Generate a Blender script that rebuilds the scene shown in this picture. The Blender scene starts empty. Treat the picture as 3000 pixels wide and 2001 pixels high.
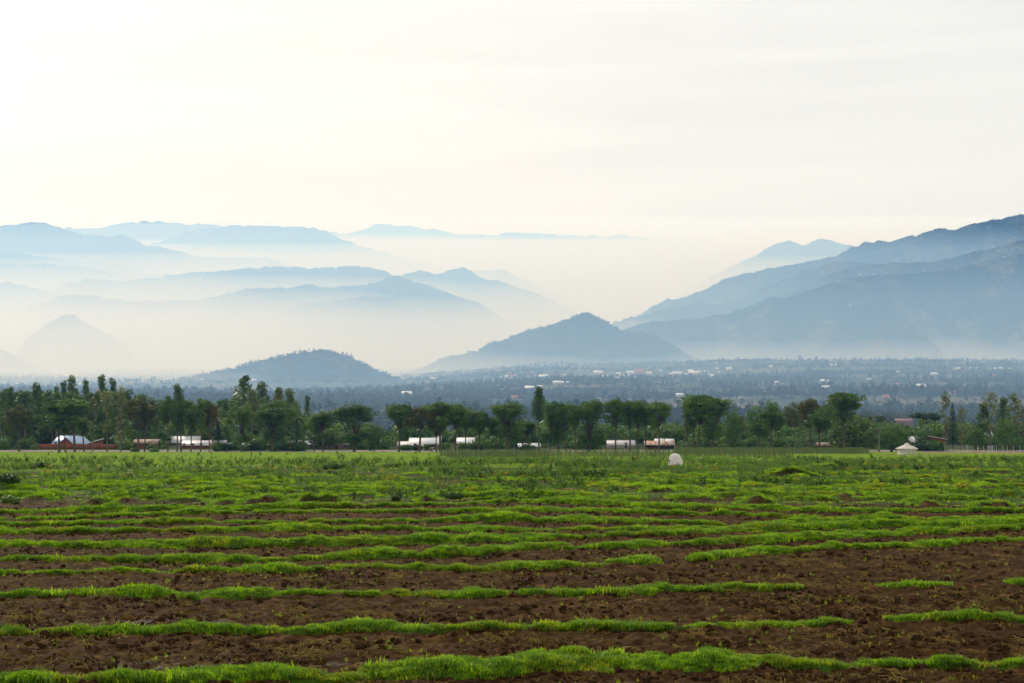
import bpy, math, random
import numpy as np
from mathutils import Vector, Matrix

R = math.radians
rng = np.random.default_rng(7)
random.seed(7)
scene = bpy.context.scene
COL = scene.collection

# ------------------------------------------------------------------ camera, sky, sun, exposure
F = 4757.0            # focal length in photograph pixels (3000 wide)
CX, HY = 1500.0, 1040.0   # principal column, true horizon row
CAMZ = 5.0
cam = bpy.data.cameras.new("camera")
cam.sensor_width = 36.0
cam.lens = F / 3000.0 * 36.0
cam.shift_y = (HY - 1000.5) / 3000.0
cam.clip_start = 0.5
cam.clip_end = 90000.0
camo = bpy.data.objects.new("camera", cam)
COL.objects.link(camo)
camo.location = (0, 0, CAMZ)
camo.rotation_euler = (R(90), 0, 0)
scene.camera = camo

SUN_EL, SUN_AZ = R(25), R(-27)     # azimuth measured from +y towards +x
w = bpy.data.worlds.new("World")
scene.world = w
w.use_nodes = True
wn, wl = w.node_tree.nodes, w.node_tree.links
wn.clear()
wout = wn.new("ShaderNodeOutputWorld")
bg = wn.new("ShaderNodeBackground")
bg.inputs["Strength"].default_value = 0.1
sky = wn.new("ShaderNodeTexSky")
sky.sky_type = 'NISHITA'
sky.sun_disc = False
sky.sun_elevation = SUN_EL
sky.sun_rotation = SUN_AZ
sky.dust_density = 4.0
sky.air_density = 1.5
# thin even veil of high cloud over the clear sky, with faint streaks
tc = wn.new("ShaderNodeTexCoord")
mp = wn.new("ShaderNodeMapping")
mp.inputs["Scale"].default_value = (1.2, 1.2, 16.0)
mp.inputs["Rotation"].default_value = (0, R(3), 0)
nz = wn.new("ShaderNodeTexNoise")
nz.inputs["Scale"].default_value = 2.6
nz.inputs["Detail"].default_value = 5.0
nz.inputs["Roughness"].default_value = 0.55
nz.inputs["Distortion"].default_value = 0.6
rmp = wn.new("ShaderNodeValToRGB")
rmp.color_ramp.elements[0].position = 0.32
rmp.color_ramp.elements[0].color = (8.8, 8.66, 8.38, 1)
rmp.color_ramp.elements[1].position = 0.68
rmp.color_ramp.elements[1].color = (9.75, 9.68, 9.5, 1)
mixw = wn.new("ShaderNodeMix")
mixw.data_type = 'RGBA'
mixw.inputs[0].default_value = 0.88
wl.new(tc.outputs["Generated"], mp.inputs["Vector"])
wl.new(mp.outputs["Vector"], nz.inputs["Vector"])
wl.new(nz.outputs["Fac"], rmp.inputs["Fac"])
wl.new(sky.outputs[0], mixw.inputs[6])
wl.new(rmp.outputs[0], mixw.inputs[7])
wl.new(mixw.outputs[2], bg.inputs["Color"])
wl.new(bg.outputs[0], wout.inputs["Surface"])

sund = bpy.data.lights.new("sun", 'SUN')
sund.energy = 2.4
sund.angle = R(8)
sund.color = (1.0, 0.955, 0.87)
suno = bpy.data.objects.new("sun", sund)
COL.objects.link(suno)
sdir = Vector((math.sin(SUN_AZ) * math.cos(SUN_EL), math.cos(SUN_AZ) * math.cos(SUN_EL), math.sin(SUN_EL)))
suno.rotation_euler = sdir.to_track_quat('Z', 'Y').to_euler()
suno.location = (0, 0, 60)

vs = scene.view_settings
vs.view_transform = 'Standard'
vs.look = 'None'
vs.exposure = 0.0
vs.gamma = 1.0
vs.use_curve_mapping = False
cy = scene.cycles
cy.max_bounces = 7
cy.diffuse_bounces = 3
cy.glossy_bounces = 2
cy.transmission_bounces = 3
cy.volume_bounces = 4
cy.transparent_max_bounces = 8
cy.caustics_reflective = False
cy.caustics_refractive = False
cy.use_denoising = True
try: cy.denoising_prefilter = 'ACCURATE'
except Exception: pass

# ------------------------------------------------------------------ numpy noise
def _hash(ix, iy, seed):
    h = (ix.astype(np.int64) * 374761393 + iy.astype(np.int64) * 668265263 + seed * 974634777) & 0xFFFFFFFF
    h = ((h ^ (h >> 13)) * 1274126177) & 0xFFFFFFFF
    h = h ^ (h >> 16)
    return (h & 0xFFFFFF) / float(0xFFFFFF)

def vnoise(x, y, seed=0):
    x = np.asarray(x, float); y = np.asarray(y, float)
    ix, iy = np.floor(x), np.floor(y)
    fx, fy = x - ix, y - iy
    fx = fx * fx * fx * (fx * (fx * 6 - 15) + 10); fy = fy * fy * fy * (fy * (fy * 6 - 15) + 10)
    a = _hash(ix, iy, seed); b = _hash(ix + 1, iy, seed)
    c = _hash(ix, iy + 1, seed); d = _hash(ix + 1, iy + 1, seed)
    return (a * (1 - fx) + b * fx) * (1 - fy) + (c * (1 - fx) + d * fx) * fy

def fbm(x, y, seed=0, octs=4, gain=0.5):
    s, a, t = 0.0, 1.0, 0.0
    for k in range(octs):
        s = s + a * vnoise(x * 2 ** k + 13.7 * k, y * 2 ** k - 7.1 * k, seed + k)
        t += a
        a *= gain
    return s / t

def sstep(a, b, x):
    t = np.clip((x - a) / (b - a), 0, 1)
    return t * t * (3 - 2 * t)

# ------------------------------------------------------------------ ground profile
P_, K_ = 1.46, 52.0
def row_of(y):
    return 1320.0 + K_ * (140.0 / y) ** P_
def dist_of(py):
    return 140.0 * ((py - 1320.0) / K_) ** (-1.0 / P_)
ZROAD = 5.0 - (row_of(640.0) - HY) / F * 640.0

def zbase(x, y):
    """smooth terrain without the banks of the field"""
    x = np.asarray(x, float); y = np.asarray(y, float)
    yy = np.clip(y, 20.0, 640.0)
    z = CAMZ - (row_of(yy) - HY) / F * yy
    t = sstep(720, 1250, y)
    z = np.where(y > 640, ZROAD + (-62.0 - ZROAD) * t, z)
    z = z + 13.0 * sstep(2400, 3700, y)
    far = sstep(900, 2200, y)
    z = z + far * (fbm(x / 900.0, y / 520.0, 3, 3) - 0.5) * 34.0
    # swell on the right of the plain and a slow rise far away
    z = z + 27.0 * np.exp(-((y - 5200) / 1500.0) ** 2) * sstep(250, 900, x)
    z = z + 9.0 * sstep(4500, 9000, y)
    z = z - 34.0 * sstep(2300, 3800, y) * sstep(250, -500, x)
    return z

def xw(px, y):
    return (px - CX) / F * y
def zw(py, y):
    return CAMZ - (py - HY) / F * y

# ------------------------------------------------------------------ grass banks between the tilled plots (photo column, top row, foot row)
BANKS = [
 [(-900,1975,2012),(-300,1970,2010),(0,1965,2008),(85,1966,2010),(170,1985,2006),(300,1988,2006),(425,1970,2005),(600,1950,2003),(1000,1957,1998),(1150,1945,1992),(1300,1928,1993),(1420,1935,1990),(1570,1910,1975),(1700,1907,1970),(2000,1915,1965),(2085,1905,1970),(2200,1918,1968),(2300,1927,1962),(2600,1935,1960),(2750,1932,1962),(3000,1933,1952),(3900,1925,1950)],
 [(-900,1850,1870),(0,1844,1868),(255,1838,1862),(490,1830,1860),(680,1842,1860),(808,1842,1862),(1000,1820,1853),(1210,1825,1859),(1320,1840,1850),(1470,1834,1848),(1720,1830,1849),(1850,1841,1850),(2000,1840,1847),(2200,1830,1842),(2380,1821,1834),(2490,1810,1826),(2530,1814,1822)],
 [(2575,1812,1820),(2620,1803,1821),(2720,1800,1825),(3000,1804,1821),(3900,1800,1820)],
 [(-900,1740,1753),(0,1736,1751),(212,1736,1747),(425,1723,1753),(530,1736,1754),(660,1721,1757),(808,1725,1751),(1000,1730,1747),(1212,1734,1747),(1340,1725,1755),(1447,1736,1751),(1640,1738,1746),(1808,1739,1746),(1872,1715,1747),(2000,1722,1737),(2170,1715,1736),(2340,1713,1726),(2380,1716,1722)],
 [(2550,1716,1724),(2590,1708,1726),(2723,1706,1719),(2808,1708,1715)],
 [(2920,1708,1715),(3000,1704,1716),(3900,1700,1714)],
 [(-900,1676,1688),(0,1672,1685),(170,1672,1685),(383,1666,1681),(510,1672,1681),(680,1670,1680),(830,1647,1679),(893,1661,1678),(1000,1655,1672),(1085,1651,1668),(1212,1655,1672),(1340,1666,1675),(1404,1671,1679),(1532,1645,1673),(1723,1651,1664),(1808,1642,1655),(1885,1625,1652),(1945,1638,1651),(1962,1644,1650)],
 [(1995,1640,1649),(2060,1625,1643),(2170,1608,1634),(2255,1600,1625),(2340,1606,1620),(2468,1593,1611),(2638,1591,1608),(2723,1587,1606),(2850,1576,1592),(3000,1574,1587),(3900,1560,1575)],
 [(-900,1636,1648),(0,1632,1645),(212,1632,1645),(425,1634,1651),(595,1623,1651),(808,1630,1647),(935,1627,1640),(1000,1621,1642),(1128,1608,1640),(1234,1619,1636),(1298,1602,1634),(1468,1600,1621),(1553,1593,1613),(1680,1598,1613),(1893,1585,1604),(2000,1585,1598),(2213,1570,1596),(2383,1561,1587),(2553,1553,1575),(2850,1545,1561),(3000,1544,1553),(3900,1535,1545)],
 [(-900,1585,1606),(0,1583,1604),(255,1587,1606),(425,1583,1606),(680,1574,1610),(808,1583,1604),(914,1568,1602),(1000,1574,1600),(1170,1574,1600),(1340,1564,1594),(1510,1568,1591),(1640,1570,1583),(1808,1562,1573),(2000,1553,1570),(2300,1535,1558),(2510,1528,1552),(2617,1525,1548),(2723,1527,1548),(2893,1522,1545),(3000,1522,1543),(3900,1515,1535)],
 [(2150,1543,1556),(2300,1526,1545),(2510,1516,1535),(2617,1507,1532),(2723,1519,1530),(2893,1513,1528),(3000,1517,1530),(3900,1510,1522)],
 [(-900,1550,1570),(0,1549,1568),(255,1551,1564),(510,1547,1560),(808,1540,1560),(1000,1540,1556),(1128,1546,1555),(1298,1548,1558),(1383,1542,1560),(1553,1549,1557),(1850,1547,1557),(2000,1545,1556),(2200,1541,1550)],
 [(-900,1534,1544),(0,1532,1542),(255,1530,1541),(383,1523,1538),(510,1513,1536),(640,1525,1534),(850,1525,1536),(1000,1521,1535),(1212,1521,1532),(1383,1508,1532),(1490,1506,1530),(1574,1521,1534),(1680,1513,1532),(1850,1519,1534),(2000,1526,1538),(2140,1532,1540)],
 [(-900,1520,1529),(0,1518,1527),(212,1514,1523),(383,1505,1514),(550,1490,1510),(700,1498,1507),(1000,1494,1503),(1298,1494,1504),(1468,1489,1503),(1680,1487,1502),(1850,1493,1506),(2000,1498,1510),(2170,1501,1513),(2300,1510,1522),(2430,1515,1524)],
 [(-900,1500,1510),(0,1497,1508),(128,1490,1506),(510,1482,1500),(640,1484,1498),(766,1476,1495),(1000,1480,1490),(1212,1473,1485),(1340,1471,1481),(1510,1465,1474),(1638,1463,1476),(1808,1469,1485),(2000,1478,1495),(2255,1480,1496),(2383,1486,1502),(2638,1490,1502),(3000,1493,1504),(3900,1490,1500)],
]
# earth faces: short cut banks with bare soil towards the camera (col0, col1, top, foot)
CUTS = [(40,150,1454,1468),(235,310,1456,1479),(315,410,1456,1473),(455,610,1456,1472),(600,705,1461,1483),(695,825,1452,1481),(845,1010,1450,1479),
 (1000,1025,1454,1468),(1080,1112,1448,1460),(1212,1278,1449,1471),(2165,2295,1457,1483),(2695,2790,1470,1486),(2850,2995,1469,1490),
 (2245,2360,1381,1394),(2380,2475,1360,1372),(2240,2420,1376,1396),(2100,2180,1388,1398),(2490,2560,1382,1394),(2310,2380,1389,1401),
 (2620,2690,1378,1390),(2660,2790,1399,1410),(2800,2950,1395,1412),(2410,2520,1402,1416),(2150,2220,1408,1420),(2710,2800,1368,1376),
 (2810,2990,1372,1392),(1150,1260,1386,1397),(1440,1510,1398,1409),(1560,1630,1402,1413),(1700,1740,1398,1408),(1840,1920,1422,1436),
 (1960,2010,1402,1415),(770,850,1410,1420),(900,960,1415,1424),(620,700,1405,1412),(1210,1240,1420,1434),(1880,1990,1430,1444),
 (2680,2790,1440,1452),(2850,2960,1424,1437),(2420,2500,1430,1441),(2540,2640,1446,1457)]
for k in range(46):
    c0 = random.uniform(-300, 3200); py = random.uniform(1385, 1468); th = (py - 1340) * 0.10
    CUTS.append((c0, c0 + random.uniform(50, 170), py - th, py))

for row in range(13):
    py = 1386 + row * 6.6
    c = -420 + random.uniform(0, 260)
    while c < 3400:
        ln = random.uniform(120, 420)
        if random.random() < 0.72:
            th = (py - 1345) * random.uniform(0.08, 0.17)
            BANKS.append([(c, py - th * 0.5, py), (c + ln * 0.3, py - th + random.uniform(-1, 1), py + random.uniform(-2.5, 2.5)), (c + ln * 0.7, py - th + random.uniform(-1, 1), py + random.uniform(-2.5, 2.5)), (c + ln, py - th * 0.5, py)])
        c += ln + random.uniform(20, 160)
class Bank:
    pass
def make_banks():
    out = []
    for bi, pts in enumerate(BANKS):
        xs, yf, hs, ws = [], [], [], []
        for (px, pt, pb) in pts:
            y0 = dist_of(pb); wd = 0.5
            for _ in range(8):
                yb = y0 + 1.6 * wd
                h = zw(pt, yb) - float(zbase(0, yb))
                if h > 0.13: break
                wd *= 0.82
            xs.append(xw(px, y0)); yf.append(y0); hs.append(max(h, 0.10)); ws.append(wd)
        b = Bank(); o = np.argsort(xs)
        b.x = np.array(xs)[o]; b.y = np.array(yf)[o]; b.h = np.array(hs)[o]; b.w = np.array(ws)[o]
        b.cut = False; b.seed = 50 + bi
        b.open0 = pts[0][0] > -800; b.open1 = pts[-1][0] < 3800
        out.append(b)
    for ci, (c0, c1, pt, pb) in enumerate(CUTS):
        y0 = dist_of(pb); yb = y0 + 0.5
        h = max(zw(pt, yb) - float(zbase(0, yb)), 0.12)
        b = Bank(); n = 7
        t = np.linspace(0, 1, n)
        b.x = xw(c0 + (c1 - c0) * t, y0)
        b.y = y0 + (np.array([vnoise(k * 0.7, ci * 3.1, 5) for k in range(n)]) - 0.5) * 0.8
        b.h = h * np.sin(np.clip(t, 0.0, 1.0) * math.pi) ** 0.35 * (0.5 + 0.8 * np.array([vnoise(k * 0.9, ci * 5.3, 6) for k in range(n)]))
        b.h[0] = b.h[-1] = 0.03
        b.w = np.full(n, 0.55 + 0.35 * (ci % 3))
        b.cut = True; b.seed = 300 + ci; b.open0 = b.open1 = True
        out.append(b)
    return out
BK = make_banks()

def bank_eval(x, y):
    """height added by banks, grass cover 0..1, bare cut face 0..1"""
    dz = np.zeros_like(x); g = np.zeros_like(x); cut = np.zeros_like(x)
    for b in BK:
        lo, hi = b.y.min() - 1.5, b.y.max() + 5.0
        m = (y > lo) & (y < hi)
        if b.open0: m &= x > b.x[0]
        if b.open1: m &= x < b.x[-1]
        if not m.any(): continue
        xm, ym = x[m], y[m]
        yf = np.interp(xm, b.x, b.y) + (fbm(xm * 1.6, np.full_like(xm, b.seed), b.seed, 4, 0.65) - 0.5) * 0.75
        h = np.interp(xm, b.x, b.h) * (0.72 + 0.8 * fbm(xm * 1.3, xm * 0 + 3.3, b.seed + 1, 3))
        wd = np.interp(xm, b.x, b.w)
        if b.open0: h = h * sstep(0, 0.5, xm - b.x[0])
        if b.open1: h = h * sstep(0, 0.5, b.x[-1] - xm)
        d = (ym - yf) / wd
        if b.cut:
            p = sstep(-0.05, 0.28, d) * (1 - sstep(1.6, 4.0, d))
            gg = sstep(0.22, 0.40, d) * (1 - sstep(2.5, 4.0, d))
            cc = np.maximum(sstep(-0.25, -0.05, d) * (1 - sstep(0.25, 0.42, d)), 0.4 * sstep(-2.6, -1.6, d) * (1 - sstep(0.2, 0.4, d))) * sstep(0.05, 0.12, h)
            cut[m] = np.maximum(cut[m], cc)
            hh = h - 0.03
        else:
            p = sstep(-0.15, 0.55, d) * (1 - sstep(1.5, 2.6, d))
            gg = sstep(-0.15, 0.0, d + 0.5 * (fbm(xm * 2.3, ym * 2.3, b.seed + 2, 3) - 0.48)) * (1 - sstep(1.5, 2.3, d + 0.6 * (fbm(xm * 1.9, ym * 1.9, b.seed + 3, 3) - 0.5))) * sstep(0.03, 0.08, h)
            hh = h - 0.06
        dz[m] = np.maximum(dz[m], np.maximum(hh, 0.02) * p)
        g[m] = np.maximum(g[m], gg)
    return dz, g, cut

def bare_eval(x, y):
    """1 where the soil is tilled bare, 0 where plants cover it"""
    n = fbm(x * 0.22, y * 0.45, 21, 3)
    edge = 66.0 + 6 * (fbm(x * 0.1, y * 0.02, 22, 2) - 0.5) + 0.10 * np.clip(-x, -20, 20)
    bare = 1 - sstep(edge - 4, edge + 3, y)
    patch = sstep(0.54, 0.60, fbm(x * 0.09, y * 0.30, 23, 3)) * (1 - sstep(120, 170, y)) * 0.8
    return np.clip(np.maximum(bare, patch), 0, 1), n

def ground(x, y, fine=True):
    x = np.asarray(x, float); y = np.asarray(y, float)
    z = zbase(x, y)
    dz, g, cut = bank_eval(x, y)
    bare, n = bare_eval(x, y)
    near = 1 - sstep(90, 200, y)
    bare = bare * (1 - g)
    z = z + dz
    if fine:
        r = fbm(x * 3.1, y * 3.1, 31, 4, 0.6) - 0.5
        r2 = np.abs(fbm(x * 1.4, y * 1.4, 35, 3, 0.55) - 0.5)
        lump = 0.16 * r + 0.14 * (0.2 - r2) + 0.06 * (vnoise(x * 9, y * 9, 37) - 0.5)
        wet = wet_eval(x, y)
        z = z + near * g * (0.16 * (fbm(x * 1.9, y * 2.6, 45, 3) - 0.5) + 0.07 * (vnoise(x * 6, y * 6, 46) - 0.5))
        z = z + near * lump * (0.25 + 0.75 * bare) * (1 - 0.85 * wet) + near * cut * 0.12 * (fbm(x * 4, y * 4, 41, 3) - 0.5)
        mid = sstep(60, 90, y) * (1 - sstep(300, 600, y))
        z = z + mid * 0.35 * (fbm(x * 0.22, y * 0.35, 43, 3) - 0.5)
    return z, g, cut, bare

def wet_eval(x, y):
    """flat, damp hollows seen on the near left plots"""
    w1 = np.exp(-(((x + 5.2) / 1.5) ** 2 + ((y - 25.1) / 0.5) ** 2)) + np.exp(-(((x + 2.2) / 1.2) ** 2 + ((y - 25.4) / 0.5) ** 2))
    w1 = w1 + 0.8 * np.exp(-(((x + 6.6) / 1.6) ** 2 + ((y - 29.4) / 0.45) ** 2)) + 0.7 * np.exp(-(((x - 4.0) / 1.5) ** 2 + ((y - 25.6) / 0.4) ** 2))
    return np.clip(w1 * (0.5 + fbm(x * 1.5, y * 3, 77, 3)), 0, 1) * sstep(0.45, 0.6, fbm(x * 2.1, y * 4.2, 78, 3)) * 0.6

# ------------------------------------------------------------------ mesh and material helpers
def mesh_np(name, v, quads=None, tris=None, smooth=False):
    me = bpy.data.meshes.new(name)
    v = np.asarray(v, np.float32)
    nq = 0 if quads is None else len(quads)
    nt = 0 if tris is None else len(tris)
    me.vertices.add(len(v)); me.vertices.foreach_set("co", v.ravel())
    loops = []
    if nq: loops.append(np.asarray(quads, np.int32).ravel())
    if nt: loops.append(np.asarray(tris, np.int32).ravel())
    if loops:
        lv = np.concatenate(loops)
        me.loops.add(len(lv)); me.loops.foreach_set("vertex_index", lv)
        me.polygons.add(nq + nt)
        st = np.concatenate([np.arange(nq) * 4, nq * 4 + np.arange(nt) * 3]).astype(np.int32)
        me.polygons.foreach_set("loop_start", st)
        if smooth:
            me.polygons.foreach_set("use_smooth", np.ones(nq + nt, bool))
    me.update(calc_edges=True)
    me.validate()
    return me

def grid_quads(nr, nc):
    i = np.arange(nr - 1)[:, None] * nc + np.arange(nc - 1)[None, :]
    i = i.ravel()
    return np.stack([i, i + 1, i + nc + 1, i + nc], 1)

def obj(name, me, mat=None, parent=None, **props):
    o = bpy.data.objects.new(name, me)
    COL.objects.link(o)
    if mat is not None:
        me.materials.clear()
        for m in (mat if isinstance(mat, (list, tuple)) else [mat]):
            me.materials.append(m)
    if parent is not None: o.parent = parent
    for k, v in props.items(): o[k] = v
    return o

def thing(name, label, cat, loc, group=None, rz=0.0, scale=(1, 1, 1)):
    o = bpy.data.objects.new(name, None)
    COL.objects.link(o)
    o.location = loc; o.rotation_euler = (0, 0, rz); o.scale = scale
    o.empty_display_size = 0.5
    o["label"] = label; o["category"] = cat
    if group: o["group"] = group
    return o

class NT:
    def __init__(s, mat):
        mat.use_nodes = True
        s.t = mat.node_tree; s.n = s.t.nodes; s.l = s.t.links
        s.n.clear()
        s.out = s.n.new("ShaderNodeOutputMaterial")
    def add(s, typ, **kw):
        nd = s.n.new(typ)
        for k, v in kw.items():
            if k.startswith("_"): setattr(nd, k[1:], v)
            else: nd.inputs[k.replace("__", " ")].default_value = v
        return nd
    def link(s, a, b): s.l.new(a, b)
    def mix(s, fac, a, b, blend='MIX'):
        m = s.n.new("ShaderNodeMix"); m.data_type = 'RGBA'; m.blend_type = blend
        for sock, v in ((m.inputs[0], fac), (m.inputs[6], a), (m.inputs[7], b)):
            if isinstance(v, bpy.types.NodeSocket): s.link(v, sock)
            elif isinstance(v, (int, float)): sock.default_value = v
            else: sock.default_value = (*v, 1)
        return m.outputs[2]
    def math(s, op, a, b=0.0):
        m = s.n.new("ShaderNodeMath"); m.operation = op
        for sock, v in ((m.inputs[0], a), (m.inputs[1], b)):
            if isinstance(v, bpy.types.NodeSocket): s.link(v, sock)
            else: sock.default_value = v
        return m.outputs[0]
    def noise(s, scale, detail=3.0, rough=0.55, vec=None, dist=0.0):
        nd = s.add("ShaderNodeTexNoise", Scale=scale, Detail=detail, Roughness=rough, Distortion=dist)
        if vec is not None: s.link(vec, nd.inputs["Vector"])
        return nd.outputs["Fac"]
    def ramp(s, fac, a, b, ca=0.0, cb=1.0):
        m = s.n.new("ShaderNodeMapRange")
        m.inputs["From Min"].default_value = a; m.inputs["From Max"].default_value = b
        m.inputs["To Min"].default_value = ca; m.inputs["To Max"].default_value = cb
        m.clamp = True
        s.link(fac, m.inputs["Value"])
        return m.outputs[0]

def m_leaf(name, c1, c2, transl=0.35, rough=0.55, noise_scale=0.6, tint=False, dry=None):
    """foliage: two greens mixed per plant and per clump, some light let through"""
    m = bpy.data.materials.new(name); t = NT(m)
    oi = t.add("ShaderNodeObjectInfo")
    geo = t.add("ShaderNodeNewGeometry")
    nz = t.noise(noise_scale, 3, 0.6, geo.outputs["Position"])
    f = t.math('ADD', t.math('MULTIPLY', oi.outputs["Random"], 0.5), t.ramp(nz, 0.3, 0.7, 0.0, 0.5))
    c = t.mix(f, c1, c2)
    if dry is not None:
        r2 = t.noise(noise_scale * 0.35, 3, 0.6, geo.outputs["Position"])
        c = t.mix(t.ramp(r2, 0.49, 0.66, 0.0, 0.8), c, dry)
        r3 = t.noise(noise_scale * 9.0, 2, 0.5, geo.outputs["Position"])
        c = t.mix(t.ramp(r3, 0.58, 0.72, 0.0, 0.55), c, tuple(0.8 * k for k in dry))
    p = t.add("ShaderNodeBsdfPrincipled", Roughness=rough)
    p.inputs["Specular IOR Level"].default_value = 0.12
    t.link(c, p.inputs["Base Color"])
    tr = t.add("ShaderNodeBsdfTranslucent")
    ct = t.mix(1.0, c, (1.15, 1.28, 0.5), 'MULTIPLY')
    t.link(ct, tr.inputs["Color"])
    mx = t.add("ShaderNodeMixShader", Fac=transl)
    t.link(p.outputs[0], mx.inputs[1]); t.link(tr.outputs[0], mx.inputs[2])
    t.link(mx.outputs[0], t.out.inputs["Surface"])
    return m

def m_plain(name, c1, c2=None, rough=0.7, scale=2.0, spec=0.3, metal=0.0, bump=0.0, stretch=None):
    m = bpy.data.materials.new(name); t = NT(m)
    p = t.add("ShaderNodeBsdfPrincipled", Roughness=rough, Metallic=metal)
    p.inputs["Specular IOR Level"].default_value = spec
    geo = t.add("ShaderNodeTexCoord")
    v = geo.outputs["Object"]
    if stretch:
        mp_ = t.add("ShaderNodeMapping"); mp_.inputs["Scale"].default_value = stretch
        t.link(v, mp_.inputs["Vector"]); v = mp_.outputs[0]
    nz = t.noise(scale, 4, 0.6, v)
    if c2 is None: c2 = tuple(0.75 * k for k in c1)
    t.link(t.mix(t.ramp(nz, 0.3, 0.7), c1, c2), p.inputs["Base Color"])
    if bump:
        b = t.add("ShaderNodeBump", Strength=bump, Distance=0.05)
        t.link(nz, b.inputs["Height"]); t.link(b.outputs[0], p.inputs["Normal"])
    t.link(p.outputs[0], t.out.inputs["Surface"])
    return m

# ------------------------------------------------------------------ ground sheet
def build_ground():
    py = np.linspace(2075.0, row_of(640.0), 500)
    ys = dist_of(py)
    ys = np.concatenate([[6.0, 12.0, 16.0, 19.0], ys[ys > 20.0], np.linspace(645, 760, 14), 760 * (24500 / 760.0) ** np.linspace(0.03, 1, 90)])
    nr, nc = len(ys), 760
    u = np.linspace(-1, 1, nc - 80)
    e = np.linspace(0, 1, 41)[1:] ** 1.3 * 45.0      # margin beyond the frame on both sides
    hw = 0.43 * ys[:, None] + 4.0
    X = np.concatenate([-hw - e[::-1][None, :], u[None, :] * hw, hw + e[None, :]], 1)
    Y = np.repeat(ys[:, None], nc, 1)
    x, y = X.ravel(), Y.ravel()
    z, g, cut, bare = ground(x, y)
    wet = wet_eval(x, y) * (1 - g)
    me = mesh_np("ground", np.stack([x, y, z], 1), grid_quads(nr, nc), smooth=True)
    # cover colour: what grows or lies there
    soil = np.array([0.048, 0.023, 0.007]); meadow = np.array([0.16, 0.23, 0.045])
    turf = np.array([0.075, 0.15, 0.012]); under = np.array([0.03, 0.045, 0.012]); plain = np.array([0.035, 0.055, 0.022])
    c = np.tile(soil, (len(x), 1))
    def blend(c, col, f): return c * (1 - f[:, None]) + col * f[:, None]
    weeds = 1 - bare
    veg = blend(np.tile(np.array([0.05, 0.085, 0.014]), (len(x), 1)), meadow, sstep(130, 200, y))
    c = blend(c, veg, weeds * sstep(50, 75, y))
    c = blend(c, turf * 0.6, g * (1 - sstep(120, 200, y)))
    c = blend(c, np.array([0.042, 0.022, 0.010]), np.clip(cut * 1.6, 0, 1))
    # meadow strips of slightly different growth
    st = fbm(x * 0.012, y * 0.05, 61, 4)
    c = blend(c, np.array([0.12, 0.16, 0.03]), sstep(0.5, 0.62, st) * sstep(140, 220, y) * (y < 640) * 0.7)
    brown = sstep(0.66, 0.72, fbm(x * 0.02, y * 0.15, 62, 3)) * sstep(150, 200, y) * (y < 560) * 0.7
    c = blend(c, np.array([0.07, 0.05, 0.025]), brown)
    # straw stubble before the fence on the right
    stub = sstep(0.248, 0.262, x / y) * sstep(395, 425, y) * (y < 620)
    c = blend(c, np.array([0.32, 0.20, 0.06]), stub * 1.0)
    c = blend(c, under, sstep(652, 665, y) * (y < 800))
    f = sstep(760, 900, y)
    c = blend(c, plain, f)
    pt = fbm(x / 240.0, y / 160.0, 63, 4)
    c = blend(c, np.array([0.10, 0.115, 0.04]), f * sstep(0.58, 0.64, pt) * 0.8)
    c = blend(c, np.array([0.17, 0.12, 0.06]), f * sstep(0.67, 0.71, fbm(x / 150.0, y / 90.0, 64, 3)) * 0.8)
    # open fields behind the round hut
    fld = sstep(195, 215, x) * (1 - sstep(300, 320, x)) * sstep(770, 800, y) * (1 - sstep(1180, 1220, y))
    bandc = np.where(((y * 0.018) % 3)[:, None] < 1, np.array([0.30, 0.21, 0.09]), np.where(((y * 0.018) % 3)[:, None] < 2, np.array([0.14, 0.18, 0.06]), np.array([0.26, 0.20, 0.11])))
    c = c * (1 - fld[:, None]) + bandc * fld[:, None]
    for nm, arr in (("wet", wet), ("soilmask", np.maximum(bare * (1 - sstep(120, 170, y)), cut))):
        a = me.attributes.new(nm, 'FLOAT', 'POINT'); a.data.foreach_set("value", arr.astype(np.float32))
    a = me.attributes.new("cover", 'FLOAT_COLOR', 'POINT')
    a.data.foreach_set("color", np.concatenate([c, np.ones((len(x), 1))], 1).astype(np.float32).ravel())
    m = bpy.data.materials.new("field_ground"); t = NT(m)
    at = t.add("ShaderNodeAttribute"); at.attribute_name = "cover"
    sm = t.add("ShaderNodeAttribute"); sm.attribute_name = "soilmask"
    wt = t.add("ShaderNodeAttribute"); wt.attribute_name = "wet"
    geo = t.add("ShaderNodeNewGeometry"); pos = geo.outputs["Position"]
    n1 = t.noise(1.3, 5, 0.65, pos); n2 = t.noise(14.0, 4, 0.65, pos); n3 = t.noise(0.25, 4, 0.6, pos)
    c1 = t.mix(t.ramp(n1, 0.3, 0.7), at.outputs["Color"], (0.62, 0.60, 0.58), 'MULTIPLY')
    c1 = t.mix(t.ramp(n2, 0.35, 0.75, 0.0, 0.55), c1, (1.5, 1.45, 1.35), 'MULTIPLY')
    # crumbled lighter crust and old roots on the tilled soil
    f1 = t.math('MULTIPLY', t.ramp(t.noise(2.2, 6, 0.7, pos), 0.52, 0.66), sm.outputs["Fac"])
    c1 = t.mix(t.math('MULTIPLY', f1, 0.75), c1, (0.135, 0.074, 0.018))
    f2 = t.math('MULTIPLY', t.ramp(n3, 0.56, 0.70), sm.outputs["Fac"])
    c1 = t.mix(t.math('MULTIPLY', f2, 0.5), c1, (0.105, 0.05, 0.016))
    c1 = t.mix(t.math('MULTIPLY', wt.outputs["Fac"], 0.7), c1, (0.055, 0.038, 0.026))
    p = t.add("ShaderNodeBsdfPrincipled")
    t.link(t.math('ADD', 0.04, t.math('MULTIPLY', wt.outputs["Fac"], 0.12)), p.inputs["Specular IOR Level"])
    t.link(c1, p.inputs["Base Color"])
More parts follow.
